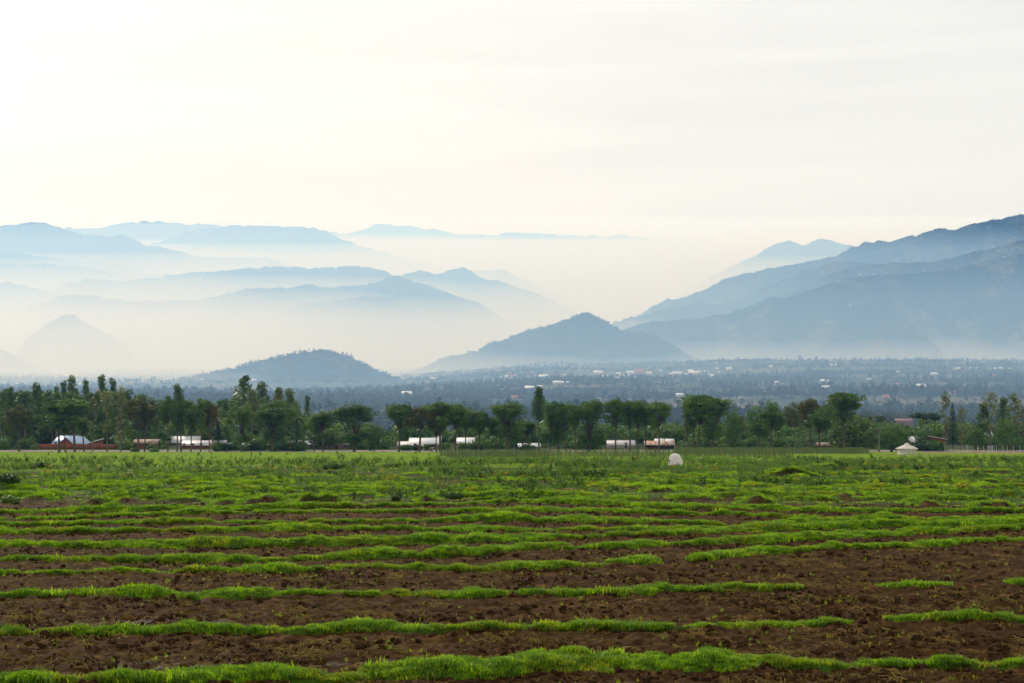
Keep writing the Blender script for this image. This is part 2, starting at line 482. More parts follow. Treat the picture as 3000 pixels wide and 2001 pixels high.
    rg = t.math('SUBTRACT', 0.92, t.math('MULTIPLY', wt.outputs["Fac"], 0.45))
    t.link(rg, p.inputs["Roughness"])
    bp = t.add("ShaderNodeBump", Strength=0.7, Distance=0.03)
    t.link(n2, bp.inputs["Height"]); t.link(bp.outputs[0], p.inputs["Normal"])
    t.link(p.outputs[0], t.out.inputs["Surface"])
    return obj("ground", me, m, kind="structure", label="tilled field sloping down to a wide wooded plain")
GROUND = build_ground()

# ------------------------------------------------------------------ hills and mountains (crest columns and rows, distance)
def m_hill(name, forest, field, amount, scale):
    m = bpy.data.materials.new(name); t = NT(m)
    geo = t.add("ShaderNodeNewGeometry"); pos = geo.outputs["Position"]
    n1 = t.noise(scale, 6, 0.65, pos); n2 = t.noise(scale * 6, 5, 0.6, pos)
    c = t.mix(t.ramp(n1, 0.62 - amount, 0.70 - amount), forest, field)
    c = t.mix(t.ramp(n2, 0.35, 0.7), c, tuple(0.5 * k for k in forest))
    p = t.add("ShaderNodeBsdfPrincipled", Roughness=0.95)
    p.inputs["Specular IOR Level"].default_value = 0.0
    t.link(c, p.inputs["Base Color"])
    t.link(p.outputs[0], t.out.inputs["Surface"])
    return m
HM_NEAR = m_hill("hill_wooded", (0.026, 0.044, 0.020), (0.13, 0.135, 0.05), 0.07, 0.007)
HM_MTN = m_hill("hill_farmed", (0.026, 0.044, 0.020), (0.14, 0.14, 0.065), 0.11, 0.0045)
HM_FAR = m_hill("hill_far", (0.040, 0.050, 0.030), (0.06, 0.07, 0.035), 0.05, 0.0015)

HILLS = {
 "low_hill": (5000, HM_NEAR, [(480,1125),(600,1100),(690,1078),(750,1063),(820,1047),(870,1037),(925,1028),(985,1033),(1030,1048),(1070,1070),(1105,1088),(1190,1122)]),
 "cone_hill": (7000, HM_NEAR, [(1180,1100),(1250,1072),(1290,1052),(1350,1042),(1400,1027),(1440,1007),(1500,987),(1560,967),(1620,952),(1660,940),(1690,924),(1718,917),(1750,927),(1780,947),(1820,972),(1840,979),(1880,976),(1920,987),(1960,1007),(2000,1032),(2035,1053),(2100,1085)]),
 "mountain_spur": (7800, HM_MTN, [(1740,1040),(1830,963),(1910,942),(2048,934),(2122,921),(2218,892),(2250,870),(2308,872),(2388,847),(2478,815),(2600,806),(2707,800),(2787,790),(2882,768),(3000,742),(3300,735),(3700,900)]),
 "mountain_shoulder": (8600, HM_MTN, [(1900,1040),(2040,960),(2180,905),(2292,868),(2377,831),(2478,785),(2600,772),(2707,769),(2787,756),(2882,732),(3000,703),(3150,682),(3400,660),(3800,680),(4300,760)]),
 "mountain_flank": (9400, HM_MTN, [(1680,1040),(1780,970),(1793,948),(1856,926),(1878,926),(1973,900),(2048,889),(2110,893),(2181,873),(2255,831),(2308,815),(2388,783),(2460,765),(2560,775),(2700,800),(2900,860)]),
 "mountain": (10200, HM_MTN, [(1760,1040),(1830,960),(1872,921),(1952,876),(1995,876),(2069,849),(2122,815),(2213,796),(2266,785),(2324,775),(2393,762),(2441,751),(2494,724),(2548,708),(2627,703),(2680,692),(2750,666),(2797,671),(2867,650),(2920,642),(3000,626),(3200,592),(3600,560),(4200,620),(4800,760)]),
 "twin_peak": (15600, HM_FAR, [(1950,900),(2080,810),(2186,762),(2239,735),(2282,708),(2319,706),(2361,719),(2399,698),(2431,703),(2462,713),(2505,719),(2620,750),(2800,820)]),
 "left_foot_hill": (8000, HM_NEAR, [(-400,1010),(-200,985),(-60,990),(0,1019),(26,1035),(64,1050),(130,1085)]),
 "small_cone_hill": (9200, HM_NEAR, [(50,1040),(70,998),(106,970),(149,945),(183,926),(204,922),(221,928),(255,947),(289,966),(323,980),(365,1005),(390,1040)]),
 "low_ridge": (10700, HM_NEAR, [(640,1040),(720,970),(787,938),(850,900),(914,887),(977,883),(1090,868),(1164,878),(1223,925),(1300,970),(1380,1040)]),
 "long_ridge": (11500, HM_NEAR, [(-300,960),(0,920),(128,885),(180,868),(225,862),(315,874),(395,885),(583,878),(638,868),(723,844),(850,844),(893,834),(985,842),(1083,832),(1100,829),(1130,812),(1160,805),(1206,825),(1274,844),(1325,862),(1389,882),(1432,908),(1520,960),(1600,1030)]),
 "left_knoll": (12500, HM_NEAR, [(-500,850),(-200,810),(0,827),(34,831),(98,844),(170,857),(260,890),(360,960)]),
 "middle_ridge": (13000, HM_NEAR, [(60,900),(179,836),(242,819),(315,821),(361,825),(468,812),(561,800),(638,793),(744,785),(829,781),(893,785),(1049,781),(1083,783),(1121,793),(1200,830),(1300,900)]),
 "domed_hill": (13300, HM_NEAR, [(1060,900),(1140,830),(1193,800),(1240,793),(1274,804),(1317,795),(1335,785),(1351,783),(1372,792),(1410,817),(1457,823),(1495,836),(1568,857),(1623,883),(1720,930),(1800,990)]),
 "low_front_ridge": (14000, HM_FAR, [(-600,720),(-200,760),(0,772),(115,774),(191,776),(300,790),(450,830),(600,880)]),
 "front_ridge": (14700, HM_FAR, [(-600,690),(-200,725),(0,738),(68,740),(110,751),(213,759),(330,775),(520,820),(700,870)]),
 "left_mountain": (15700, HM_FAR, [(-1500,600),(-900,605),(-500,615),(-200,642),(0,658),(26,662),(64,654),(102,649),(136,647),(157,660),(191,675),(247,690),(289,688),(315,695),(353,688),(391,701),(434,720),(468,720),(532,739),(570,750),(659,754),(757,752),(821,765),(900,800),(1000,860)]),
 "hidden_hill": (15800, HM_FAR, [(1260,900),(1330,820),(1385,795),(1423,791),(1474,791),(1508,806),(1555,827),(1640,870),(1700,920)]),
 "far_ridge": (17600, HM_FAR, [(330,770),(430,720),(510,691),(553,676),(663,664),(689,660),(787,662),(863,662),(897,669),(923,665),(948,677),(1000,699),(1040,716),(1121,737),(1220,765),(1350,810),(1500,870)]),
 "pale_hill": (18200, HM_FAR, [(1460,900),(1550,850),(1623,823),(1660,805),(1691,797),(1738,810),(1793,819),(1880,835),(2000,860),(2100,900)]),
 "back_ridge": (19600, HM_FAR, [(0,720),(100,690),(187,667),(238,666),(293,669),(315,660),(374,654),(417,647),(476,651),(532,656),(595,656),(663,662),(800,690),(950,740)]),
 "farthest_ridge": (21500, HM_FAR, [(780,760),(870,700),(947,677),(985,684),(1028,681),(1057,675),(1104,658),(1142,660),(1193,662),(1223,667),(1240,674),(1291,673),(1347,689),(1389,684),(1457,690),(1491,680),(1529,682),(1623,686),(1687,690),(1780,695),(1827,689),(1900,700),(2100,720),(2300,760)]),
}
HILL_PTS = {}
def build_hill(name, D, mat, pts, seed):
    pts = np.array(pts, float)
    nc = int(np.clip((pts[-1, 0] - pts[0, 0]) / 3.2, 140, 560)); nr = 71
    px = np.linspace(pts[0, 0], pts[-1, 0], nc)
    # rounded interpolation of the traced crest, with small natural roughness
    py = np.interp(px, pts[:, 0], pts[:, 1])
    k = np.hanning(9 if D < 12000 else 13); k /= k.sum()
    py = np.convolve(np.pad(py, len(k) // 2, mode='edge'), k, 'valid')
    py = py + (fbm(px * 0.045, px * 0 + seed, seed, 5, 0.6) - 0.5) * (7.0 if D < 8000 else 13.0) + (vnoise(px * 0.3, px * 0 + seed, seed + 7) - 0.5) * (3.0 if D < 14500 else 1.2)
    yc = D * (1 + 0.05 * (fbm(px * 0.004, px * 0 + 2.0, seed + 9, 2) - 0.5))
    xc = xw(px, yc); zc = zw(py, yc)
    base = -125.0
    H = np.maximum(zc - base, 5.0)
    v = np.linspace(-1, 1, nr)
    v = np.sign(v) * np.abs(v) ** 1.35
    W = 2.3 * H + 120.0
    X = np.repeat(xc[None, :], nr, 0)
    Y = yc[None, :] + v[:, None] * W[None, :]
    a = np.abs(v)[:, None]
    prof = (1 - a) ** 1.15 * (1 - 0.12 * np.sin(a * math.pi))
    wl_ = max(D * 0.075, 260.0)
    wx = X + 0.25 * wl_ * (fbm(X / wl_, Y / wl_, seed + 20, 2) - 0.5)
    spur = 1 - 2 * np.abs(fbm(wx / wl_ * 1.4, Y / wl_ * 0.25, seed + 3, 4) - 0.5)
    rough = fbm(X / (wl_ * 0.35), Y / (wl_ * 0.35), seed + 5, 4) - 0.5
    Z = base + H[None, :] * prof + H[None, :] * (spur - 0.9) * 1.05 * (a * (1 - a) * 2.6) + H[None, :] * rough * 0.12 * np.minimum(a * 4, 1)
    Z = np.minimum(Z, base + H[None, :])
    P3 = np.stack([X.ravel(), Y.ravel(), Z.ravel()], 1)
    HILL_PTS[name] = P3.reshape(nr, nc, 3)
    me = mesh_np(name, P3, grid_quads(nr, nc), smooth=True)
    return obj(name, me, mat, kind="structure")
for i, (nm, (D, mt, pts)) in enumerate(HILLS.items()):
    build_hill(nm, D, mt, pts, 100 + i * 11)

# ------------------------------------------------------------------ haze and the mist lying in the valleys
def m_volume(name, dens, color, aniso):
    m = bpy.data.materials.new(name); t = NT(m)
    p = t.add("ShaderNodeVolumePrincipled")
    p.inputs["Density"].default_value = dens
    p.inputs["Color"].default_value = (*color, 1)
    p.inputs["Anisotropy"].default_value = aniso
    p.inputs["Absorption Color"].default_value = (1, 1, 1, 1)
    p.inputs["Density Attribute"].default_value = ""
    p.inputs["Temperature Attribute"].default_value = ""
    t.link(p.outputs[0], t.out.inputs["Volume"])
    try: m.cycles.homogeneous_volume = True
    except Exception: pass
    return m
def prism(name, foot, z0, z1, mat, **props):
    n = len(foot)
    v = [(x, y, z0) for x, y in foot] + [(x, y, z1) for x, y in foot]
    f = [tuple(range(n - 1, -1, -1)), tuple(range(n, 2 * n))] + [(i, (i + 1) % n, n + (i + 1) % n, n + i) for i in range(n)]
    me = bpy.data.meshes.new(name); me.from_pydata(v, [], f); me.update()
    return obj(name, me, mat, **props)
XB = 15000
prism("haze", [(-XB, -3000), (XB, -3000), (XB, 25500), (-XB, 25500)], -150, 2050, m_volume("haze_air", 0.5e-4, (0.22, 0.48, 1.0), 0.3), kind="stuff", label="pale blue haze filling the air")
def mist(name, ang, shift, y1, z0, dens, color, label):
    """a closed body of mist whose surface climbs steadily away from the viewer: ANG = (distance, slope of the sight line to its top)"""
    nx, ny = 40, 56
    xs = np.linspace(-XB + 900, XB - 900, nx)
    sh = np.interp(xs, [p[0] for p in shift], [p[1] for p in shift])
    u = np.linspace(0, 1, ny)
    X = np.repeat(xs[None, :], ny, 0)
    y0 = ang[0][0] + sh
    Y = y0[None, :] + u[:, None] * (y1 - y0)[None, :]
    th = np.interp((Y - sh[None, :]).ravel(), [p[0] for p in ang], [p[1] for p in ang]).reshape(Y.shape)
    T = np.maximum(CAMZ + th * Y, z0 + 2) + 0.10 * np.clip(Y - y0[None, :], 0, 4000) / 4000 * 300 * (fbm(X / 2600.0, Y / 2600.0, 91, 2) - 0.5)
    n = nx * ny
    V = np.concatenate([np.stack([X.ravel(), Y.ravel(), T.ravel()], 1), np.stack([X.ravel(), Y.ravel(), np.full(n, z0)], 1)])
    q = grid_quads(ny, nx)
    side = []
    for k in range(nx - 1): side += [(k, n + k, n + k + 1, k + 1), ((ny - 1) * nx + k + 1, n + (ny - 1) * nx + k + 1, n + (ny - 1) * nx + k, (ny - 1) * nx + k)]
    for k in range(ny - 1): side += [((k + 1) * nx, n + (k + 1) * nx, n + k * nx, k * nx), (k * nx + nx - 1, n + k * nx + nx - 1, n + (k + 1) * nx + nx - 1, (k + 1) * nx + nx - 1)]
    me = mesh_np(name, V, np.concatenate([q, (q + n)[:, ::-1], np.array(side)]))
    return obj(name, me, m_volume(name + "_air", dens, color, 0.3), kind="stuff", label=label)
mist("valley_haze", [(725, -0.049), (900, -0.024), (1400, -0.006), (2500, 0.010), (4000, 0.035), (7000, 0.065), (10000, 0.080), (22600, 0.086)], [(-XB, 0), (XB, 0)], 22600, -140, 2.15e-4, (0.37, 0.60, 1.0), "bluish haze lying low over the wooded plain")
mist("valley_mist", [(5400, -0.013), (8000, 0.0125), (9000, 0.0205), (11500, 0.036), (13000, 0.045), (15700, 0.060), (18000, 0.0685), (21500, 0.0735), (23500, 0.0765)], [(-XB, -1150), (-1500, -1150), (-900, -900), (-500, -250), (0, 250), (800, 150), (1400, -500), (2500, -650), (XB, -650)], 22300, -138, 5.5e-4, (1.0, 0.985, 0.96), "cream mist in the valley between the far ridges")

# ------------------------------------------------------------------ plant builders
class MB:
    """collects tubes, leaves and boxes into one mesh"""
    def __init__(s): s.v = []; s.q = []; s.t = []; s.n = 0
    def tube(s, pts, rad, sides=6):
        pts = [Vector(p) for p in pts]
        rings = []
        for i, p in enumerate(pts):
            d = (pts[min(i + 1, len(pts) - 1)] - pts[max(i - 1, 0)]).normalized()
            a = d.orthogonal().normalized(); b = d.cross(a)
            ring = [p + (a * math.cos(2 * math.pi * k / sides) + b * math.sin(2 * math.pi * k / sides)) * rad[i] for k in range(sides)]
            rings.append(list(range(s.n, s.n + sides)))
            s.v += [tuple(r) for r in ring]; s.n += sides
        for r0, r1 in zip(rings, rings[1:]):
            # keep the twist between rings small
            best = min(range(sides), key=lambda o: (Vector(s.v[r0[0]]) - Vector(s.v[r1[o]])).length)
            r1s = r1[best:] + r1[:best]
            fwd = (Vector(s.v[r0[1]]) - Vector(s.v[r1s[1]])).length
            bwd = (Vector(s.v[r0[1]]) - Vector(s.v[r1s[-1]])).length
            if bwd < fwd: r1s = [r1s[0]] + r1s[:0:-1]
            for k in range(sides):
                s.q.append((r0[k], r0[(k + 1) % sides], r1s[(k + 1) % sides], r1s[k]))
    def leaves(s, P, N, size, rs, aspect=0.6):
        """a rhombus-shaped leaf spray at every point"""
        n = len(P)
        if n == 0: return
        N = N / np.linalg.norm(N, axis=1, keepdims=True)
        a = rs.normal(size=(n, 3)); a -= (a * N).sum(1, keepdims=True) * N
        a /= np.linalg.norm(a, axis=1, keepdims=True); b = np.cross(N, a)
        sz = size * (0.6 + 0.8 * rs.random(n))[:, None]
        V = np.stack([P - a * sz, P - b * sz * aspect, P + a * sz, P + b * sz * aspect], 1).reshape(-1, 3)
        s.v += [tuple(r) for r in V]
        idx = s.n + np.arange(n)[:, None] * 4 + np.arange(4)[None, :]
        s.q += [tuple(r) for r in idx]; s.n += n * 4
    def box(s, x0, x1, y0, y1, z0, z1):
        i = s.n
        s.v += [(x0, y0, z0), (x1, y0, z0), (x1, y1, z0), (x0, y1, z0), (x0, y0, z1), (x1, y0, z1), (x1, y1, z1), (x0, y1, z1)]
        s.q += [(i, i + 3, i + 2, i + 1), (i + 4, i + 5, i + 6, i + 7), (i, i + 1, i + 5, i + 4), (i + 1, i + 2, i + 6, i + 5), (i + 2, i + 3, i + 7, i + 6), (i + 3, i, i + 4, i + 7)]
        s.n += 8
    def poly(s, pts):
        i = s.n; s.v += [tuple(p) for p in pts]; s.n += len(pts)
        (s.q if len(pts) == 4 else s.t).append(tuple(range(i, i + len(pts))))
    def mesh(s, name, mat=None, smooth=False):
        me = mesh_np(name, np.array(s.v), s.q if s.q else None, s.t if s.t else None, smooth)
        if mat is not None: me.materials.append(mat)
        return me

def lobe_leaves(mb, c, r, n, size, rs, shell=0.55, up=0.5, flat=0.25):
    """leaf sprays through an ellipsoid lobe, dense at its skin"""
    d = rs.normal(size=(n, 3)); d /= np.linalg.norm(d, axis=1, keepdims=True)
    d[:, 2] = np.where(d[:, 2] < -flat, -flat + (d[:, 2] + flat) * 0.35, d[:, 2])
    rad = shell + (1 - shell) * rs.random(n) ** 0.5
    rad *= 1 + 0.18 * (rs.random(n) - 0.5)
    P = np.array(c) + d * np.array(r) * rad[:, None]
    N = d * 0.9 + rs.normal(size=(n, 3)) * 0.55; N[:, 2] += up
    mb.leaves(P, N, size, rs)

M_BARK = m_plain("bark_dark", (0.15, 0.105, 0.072), (0.085, 0.06, 0.042), 0.9, 1.5, 0.1, stretch=(2, 2, 0.3))
M_BARKP = m_plain("bark_pale", (0.22, 0.18, 0.14), (0.10, 0.08, 0.06), 0.9, 1.2, 0.1, stretch=(2, 2, 0.3))
L_ACACIA = m_leaf("leaf_umbrella", (0.042, 0.102, 0.015), (0.150, 0.235, 0.034), 0.33, 0.6, 0.45)
L_ACBROWN = m_leaf("leaf_olive", (0.085, 0.105, 0.018), (0.135, 0.115, 0.026), 0.22, 0.6, 0.25)
L_RUST = m_leaf("leaf_rusty", (0.13, 0.085, 0.022), (0.18, 0.105, 0.03), 0.2, 0.7, 0.3)
L_EUC = m_leaf("leaf_eucalyptus", (0.044, 0.096, 0.020), (0.135, 0.205, 0.044), 0.33, 0.5, 0.2)
L_GREV = m_leaf("leaf_silky", (0.11, 0.14, 0.04), (0.23, 0.24, 0.085), 0.25, 0.5, 0.3)
L_ROUND = m_leaf("leaf_broad", (0.046, 0.115, 0.018), (0.135, 0.230, 0.036), 0.25, 0.5, 0.3)
L_MANGO = m_leaf("leaf_mango", (0.095, 0.165, 0.022), (0.17, 0.225, 0.036), 0.25, 0.45, 0.35)
L_LIGHT = m_leaf("leaf_bright", (0.085, 0.165, 0.032), (0.15, 0.23, 0.05), 0.3, 0.5, 0.4)
L_CON = m_leaf("leaf_conifer", (0.018, 0.034, 0.018), (0.03, 0.05, 0.022), 0.12, 0.6, 0.3)
L_BAN = m_leaf("leaf_banana", (0.06, 0.12, 0.03), (0.11, 0.17, 0.05), 0.35, 0.4, 0.5)

def acacia_proto(seed, lobes=9, flat=0.5, low=0.5, bushy=True):
    """umbrella tree, 20 m tall, 12 m wide"""
    rs = np.random.default_rng(seed); rd = random.Random(seed)
    tr, cr = MB(), MB()
    zf = 20 * low + rd.uniform(-1, 1)
    bx, by = rd.uniform(-0.5, 0.5), rd.uniform(-0.4, 0.4)
    tr.tube([(0, 0, -1.0), (0.05, 0, 0.5), (bx * 0.5, by * 0.4, zf * 0.5), (bx, by, zf)], [0.48, 0.36, 0.29, 0.24], 7)
    cen = []
    n_l = lobes + 9
    off = (rd.uniform(-0.8, 0.8), rd.uniform(-0.8, 0.8))
    for k in range(n_l):
        f = (k + 0.5) / n_l; a = k * 2.4 + rd.uniform(-0.4, 0.4)
        if f > 0.45 and rd.random() < 0.28: continue
        rr = 4.7 * math.sqrt(f) * rd.uniform(0.75, 1.22)
        zz = 18.4 - (rr / 4.7) ** 2 * rd.uniform(1.8, 5.0) + rd.uniform(-1.3, 0.7)
        cen.append((bx + off[0] * f + rr * math.cos(a), by + off[1] * f + rr * math.sin(a), zz, rd.choice([0.9, 1.2, 1.5, 1.8, 2.2])))
    for k in range(rd.randint(5, 9) if bushy else rd.randint(2, 4)):          # lower boughs that break the umbrella outline
        a = rd.uniform(0, 6.28); rr = rd.uniform(1.2, 3.9)
        cen.append((bx + rr * math.cos(a), by + rr * math.sin(a), rd.uniform(zf - 0.8 if bushy else 12.4, 14.6), rd.uniform(1.1, 2.0)))
    for (x, y, z, r) in cen:
        mid = ((x + bx) * 0.5 + rd.uniform(-0.3, 0.3), (y + by) * 0.5, zf - 0.5 + (z - zf) * 0.62)
        tr.tube([(bx, by, zf - 0.8), mid, (x, y, z - r * 0.15)], [0.17, 0.11, 0.04], 5)
        lobe_leaves(cr, (x, y, z), (r * 1.15, r * 1.15, r * (flat + 0.22)), 150, 0.34, rs, 0.5, 0.7, 0.2)
        lobe_leaves(cr, (x * 0.85, y * 0.85, z - r * 0.9), (r, r, r * 0.8), 90, 0.35, rs, 0.3, 0.3, 0.6)
        if rd.random() < 0.45: lobe_leaves(cr, (x * 0.75, y * 0.75, z - r * 1.9), (r * 0.9, r * 0.9, r * 0.8), 80, 0.35, rs, 0.4, 0.3, 0.6)
    for k in range(rd.randint(1, 3) if bushy else 0):
        a = rd.uniform(0, 6.28); z0 = zf * rd.uniform(0.75, 1.05); rr = rd.uniform(1.2, 2.6)
        p = (bx + rr * math.cos(a), by + rr * math.sin(a), z0 + 1.3)
        tr.tube([(bx * 0.8, by * 0.8, z0 - 0.6), p], [0.12, 0.04], 5)
        lobe_leaves(cr, p, (1.2, 1.2, 0.8), 90, 0.34, rs)
    return tr.mesh("trunk", M_BARK), cr.mesh("crown", L_ACACIA), 20.0, 11.5

def euc_proto(seed, low=0.35, wide=1.0, conical=False):
    """tall slender tree, 20 m tall, 6 m wide"""
    rs = np.random.default_rng(seed); rd = random.Random(seed)
    tr, cr = MB(), MB()
    lean = rd.uniform(-0.6, 0.6)
    tr.tube([(0, 0, -1), (0, 0, 0.4), (lean * 0.4, 0.1, 8), (lean, 0, 15), (lean * 1.1, 0, 18.8)], [0.36, 0.28, 0.22, 0.13, 0.04], 6)
    n = 17
    for k in range(n):
        f = k / (n - 1.0)
        z = 20 * (low + (0.955 - low) * f)
        env = (1 - f) ** 0.8 + 0.12 if conical else (0.55 + 0.9 * math.sin(min(f * 1.15 + 0.12, 1.0) * math.pi)) * 0.75
        a = k * 2.4 + rd.uniform(-0.5, 0.5)
        rr = 1.75 * wide * env * rd.uniform(0.5, 1.1)
        c = (lean * (z / 18.0) + rr * math.cos(a), rr * math.sin(a), z)
        r = (1.25 + 0.5 * rd.random()) * (0.55 + 0.55 * env)
        tr.tube([(lean * (z - 1.6) / 18.0, 0, z - 1.8), c], [0.09, 0.03], 4)
        lobe_leaves(cr, c, (r, r, r * 1.15), 85, 0.34, rs, 0.35, 0.2, 0.8)
    return tr.mesh("trunk", M_BARKP), cr.mesh("crown", L_EUC), 20.0, 6.0

def grev_proto(seed, low=0.25):
    """narrow silky oak with sprays up its whole stem, 20 m tall, 4 m wide"""
    rs = np.random.default_rng(seed); rd = random.Random(seed)
    tr, cr = MB(), MB()
    tr.tube([(0, 0, -1), (0.0, 0, 4), (0.2, 0, 12), (0.1, 0, 19)], [0.26, 0.2, 0.13, 0.04], 6)
    n = 26
    for k in range(n):
        f = k / (n - 1.0); z = 20 * (low + (0.95 - low) * f)
        if rd.random() < 0.22 and f < 0.75: continue
        a = k * 2.4 + rd.uniform(-0.6, 0.6)
        rr = (0.5 + 1.25 * rd.random()) * (0.55 + 0.6 * math.sin(f * math.pi))
        c = (rr * math.cos(a), rr * math.sin(a), z)
        tr.tube([(0.1, 0, z - 1.0), c], [0.06, 0.02], 4)
        r = 0.5 + 0.5 * rd.random() + (0.35 if f > 0.75 else 0)
        lobe_leaves(cr, c, (r, r, r * 1.2), 42, 0.30, rs, 0.2, 0.5, 0.9)
    return tr.mesh("trunk", M_BARKP), cr.mesh("crown", L_GREV), 20.0, 4.0

def round_proto(seed, mat, low=0.1, lobes=15, n=150):
    """broad dense tree, 10 m tall, 10 m wide"""
    rs = np.random.default_rng(seed); rd = random.Random(seed)
    tr, cr = MB(), MB()
    tr.tube([(0, 0, -0.6), (0, 0, 1.2), (0.2, 0, 4.5), (0.1, 0, 7.5)], [0.4, 0.3, 0.22, 0.06], 6)
    for k in range(lobes):
        a = k * 2.4; f = (k + 0.5) / lobes
        z = 10 * (low + 0.12 + (0.76 - low) * f)
        env = math.sin(math.acos(min(abs(f * 1.7 - 0.75), 0.99)))
        rr = 3.1 * env * rd.uniform(0.75, 1.1)
        r = rd.uniform(1.5, 2.2)
        c = (rr * math.cos(a), rr * math.sin(a), z)
        tr.tube([(0.1, 0, min(z * 0.6, 4)), c], [0.12, 0.03], 4)
        lobe_leaves(cr, c, (r, r, r * 0.9), n, 0.32, rs, 0.55, 0.4, 0.7)
    return tr.mesh("trunk", M_BARK), cr.mesh("crown", mat), 10.0, 10.0

def conifer_proto(seed):
    rs = np.random.default_rng(seed)
    tr, cr = MB(), MB()
    tr.tube([(0, 0, -1), (0, 0, 8), (0, 0, 19.6)], [0.3, 0.2, 0.03], 6)
    for k in range(22):
        f = k / 21.0; z = 2.5 + 17 * f; rr = 2.6 * (1 - f) ** 0.9 + 0.15
        n = int(30 + 70 * (1 - f))
        a = rs.random(n) * 6.283; q = rr * rs.random(n) ** 0.5
        P = np.stack([q * np.cos(a), q * np.sin(a), z - q * 0.25 + rs.normal(size=n) * 0.15], 1)
        N = np.stack([np.cos(a) * 0.4, np.sin(a) * 0.4, np.ones(n)], 1) + rs.normal(size=(n, 3)) * 0.4
        cr.leaves(P, N, 0.34, rs)
    return tr.mesh("trunk", M_BARK), cr.mesh("crown", L_CON), 20.0, 5.0

def dead_proto(seed):
    rd = random.Random(seed); tr = MB(); br = MB()
    tr.tube([(0, 0, -1), (0, 0, 4), (0.2, 0, 9.5), (0.1, 0, 11)], [0.4, 0.3, 0.2, 0.14], 6)
    def grow(p, d, l, r, dep):
        q = p + d * l
        br.tube([p, (p + q) * 0.5 + Vector((rd.uniform(-.1, .1), rd.uniform(-.1, .1), 0)) * l, q], [r, r * 0.75, r * 0.5], 4)
        if dep == 0: return
        for _ in range(3):
            nd = (d + Vector((rd.uniform(-0.8, 0.8), rd.uniform(-0.8, 0.8), rd.uniform(-0.1, 0.6)))).normalized()
            grow(q, nd, l * rd.uniform(0.55, 0.8), r * 0.5, dep - 1)
    grow(Vector((0.2, 0, 9)), Vector((0.4, 0, 1)).normalized(), 4.2, 0.14, 3)
    grow(Vector((0.1, 0, 9.5)), Vector((-0.45, 0.1, 1)).normalized(), 4.0, 0.13, 3)
    grow(Vector((0.2, 0, 7)), Vector((-0.8, 0.2, 0.6)).normalized(), 2.5, 0.09, 2)
    return tr.mesh("trunk", M_BARKP), br.mesh("branches", M_BARKP), 20.0, 9.0

PROTO = {
 "a": [acacia_proto(11, 9, 0.5, 0.48, False), acacia_proto(12, 10, 0.55, 0.46, False), acacia_proto(13, 8, 0.45, 0.54, False), acacia_proto(14, 11, 0.6, 0.38), acacia_proto(15, 11, 0.6, 0.5, False), acacia_proto(16, 12, 0.65, 0.30), acacia_proto(17, 10, 0.6, 0.42), acacia_proto(18, 12, 0.55, 0.36)],
 "e": [euc_proto(21), euc_proto(22, 0.3, 1.15), euc_proto(23, 0.42, 0.9)],
 "t": [euc_proto(24, 0.22, 1.5, True)],
 "g": [grev_proto(31), grev_proto(32, 0.3), grev_proto(33, 0.2)],
 "p": [euc_proto(26, 0.55, 0.8)],
 "r": [round_proto(41, L_ROUND), round_proto(42, L_ROUND, 0.05)],
 "m": [round_proto(43, L_MANGO, 0.05, 18, 170)],
 "c": [conifer_proto(51)],
 "d": [dead_proto(61)],
}
SECOND = {"d": "branches"}
def gz(x, y):
    return float(ground(np.array([x]), np.array([y]))[0][0])
_tn = [0]
def tree(kind, px, D, top, wpx, label, name=None, mat=None, group=None, variant=None, crownpx=None):
    """a tree whose trunk stands at photo column px, D metres out, with its top at row top and its crown wpx wide"""
    _tn[0] += 1
    ps = PROTO[kind]
    tr, cr, h0, w0 = ps[(_tn[0] if variant is None else variant) % len(ps)]
    x = xw(px, D); z0 = gz(x, D)
    h = zw(top, D) - z0
    sx = (1.42 if kind == 'a' else 1.26) * wpx / F * D / w0
    nm = name or {"a": "umbrella_tree", "e": "eucalyptus_tree", "t": "eucalyptus_tree", "g": "silky_oak_tree", "p": "slender_tree", "r": "broadleaf_tree", "m": "broadleaf_tree", "c": "conifer_tree", "d": "bare_tree"}[kind]
    t = thing(nm, label, "tree", (x, D, z0), group, random.uniform(0, 6.28), (sx, sx, h / h0))
    obj("trunk", tr, None, t)
    c = obj(SECOND.get(kind, "crown"), cr, None, t)
    if mat is not None:
        c.material_slots[0].link = 'OBJECT'; c.material_slots[0].material = mat
    return t

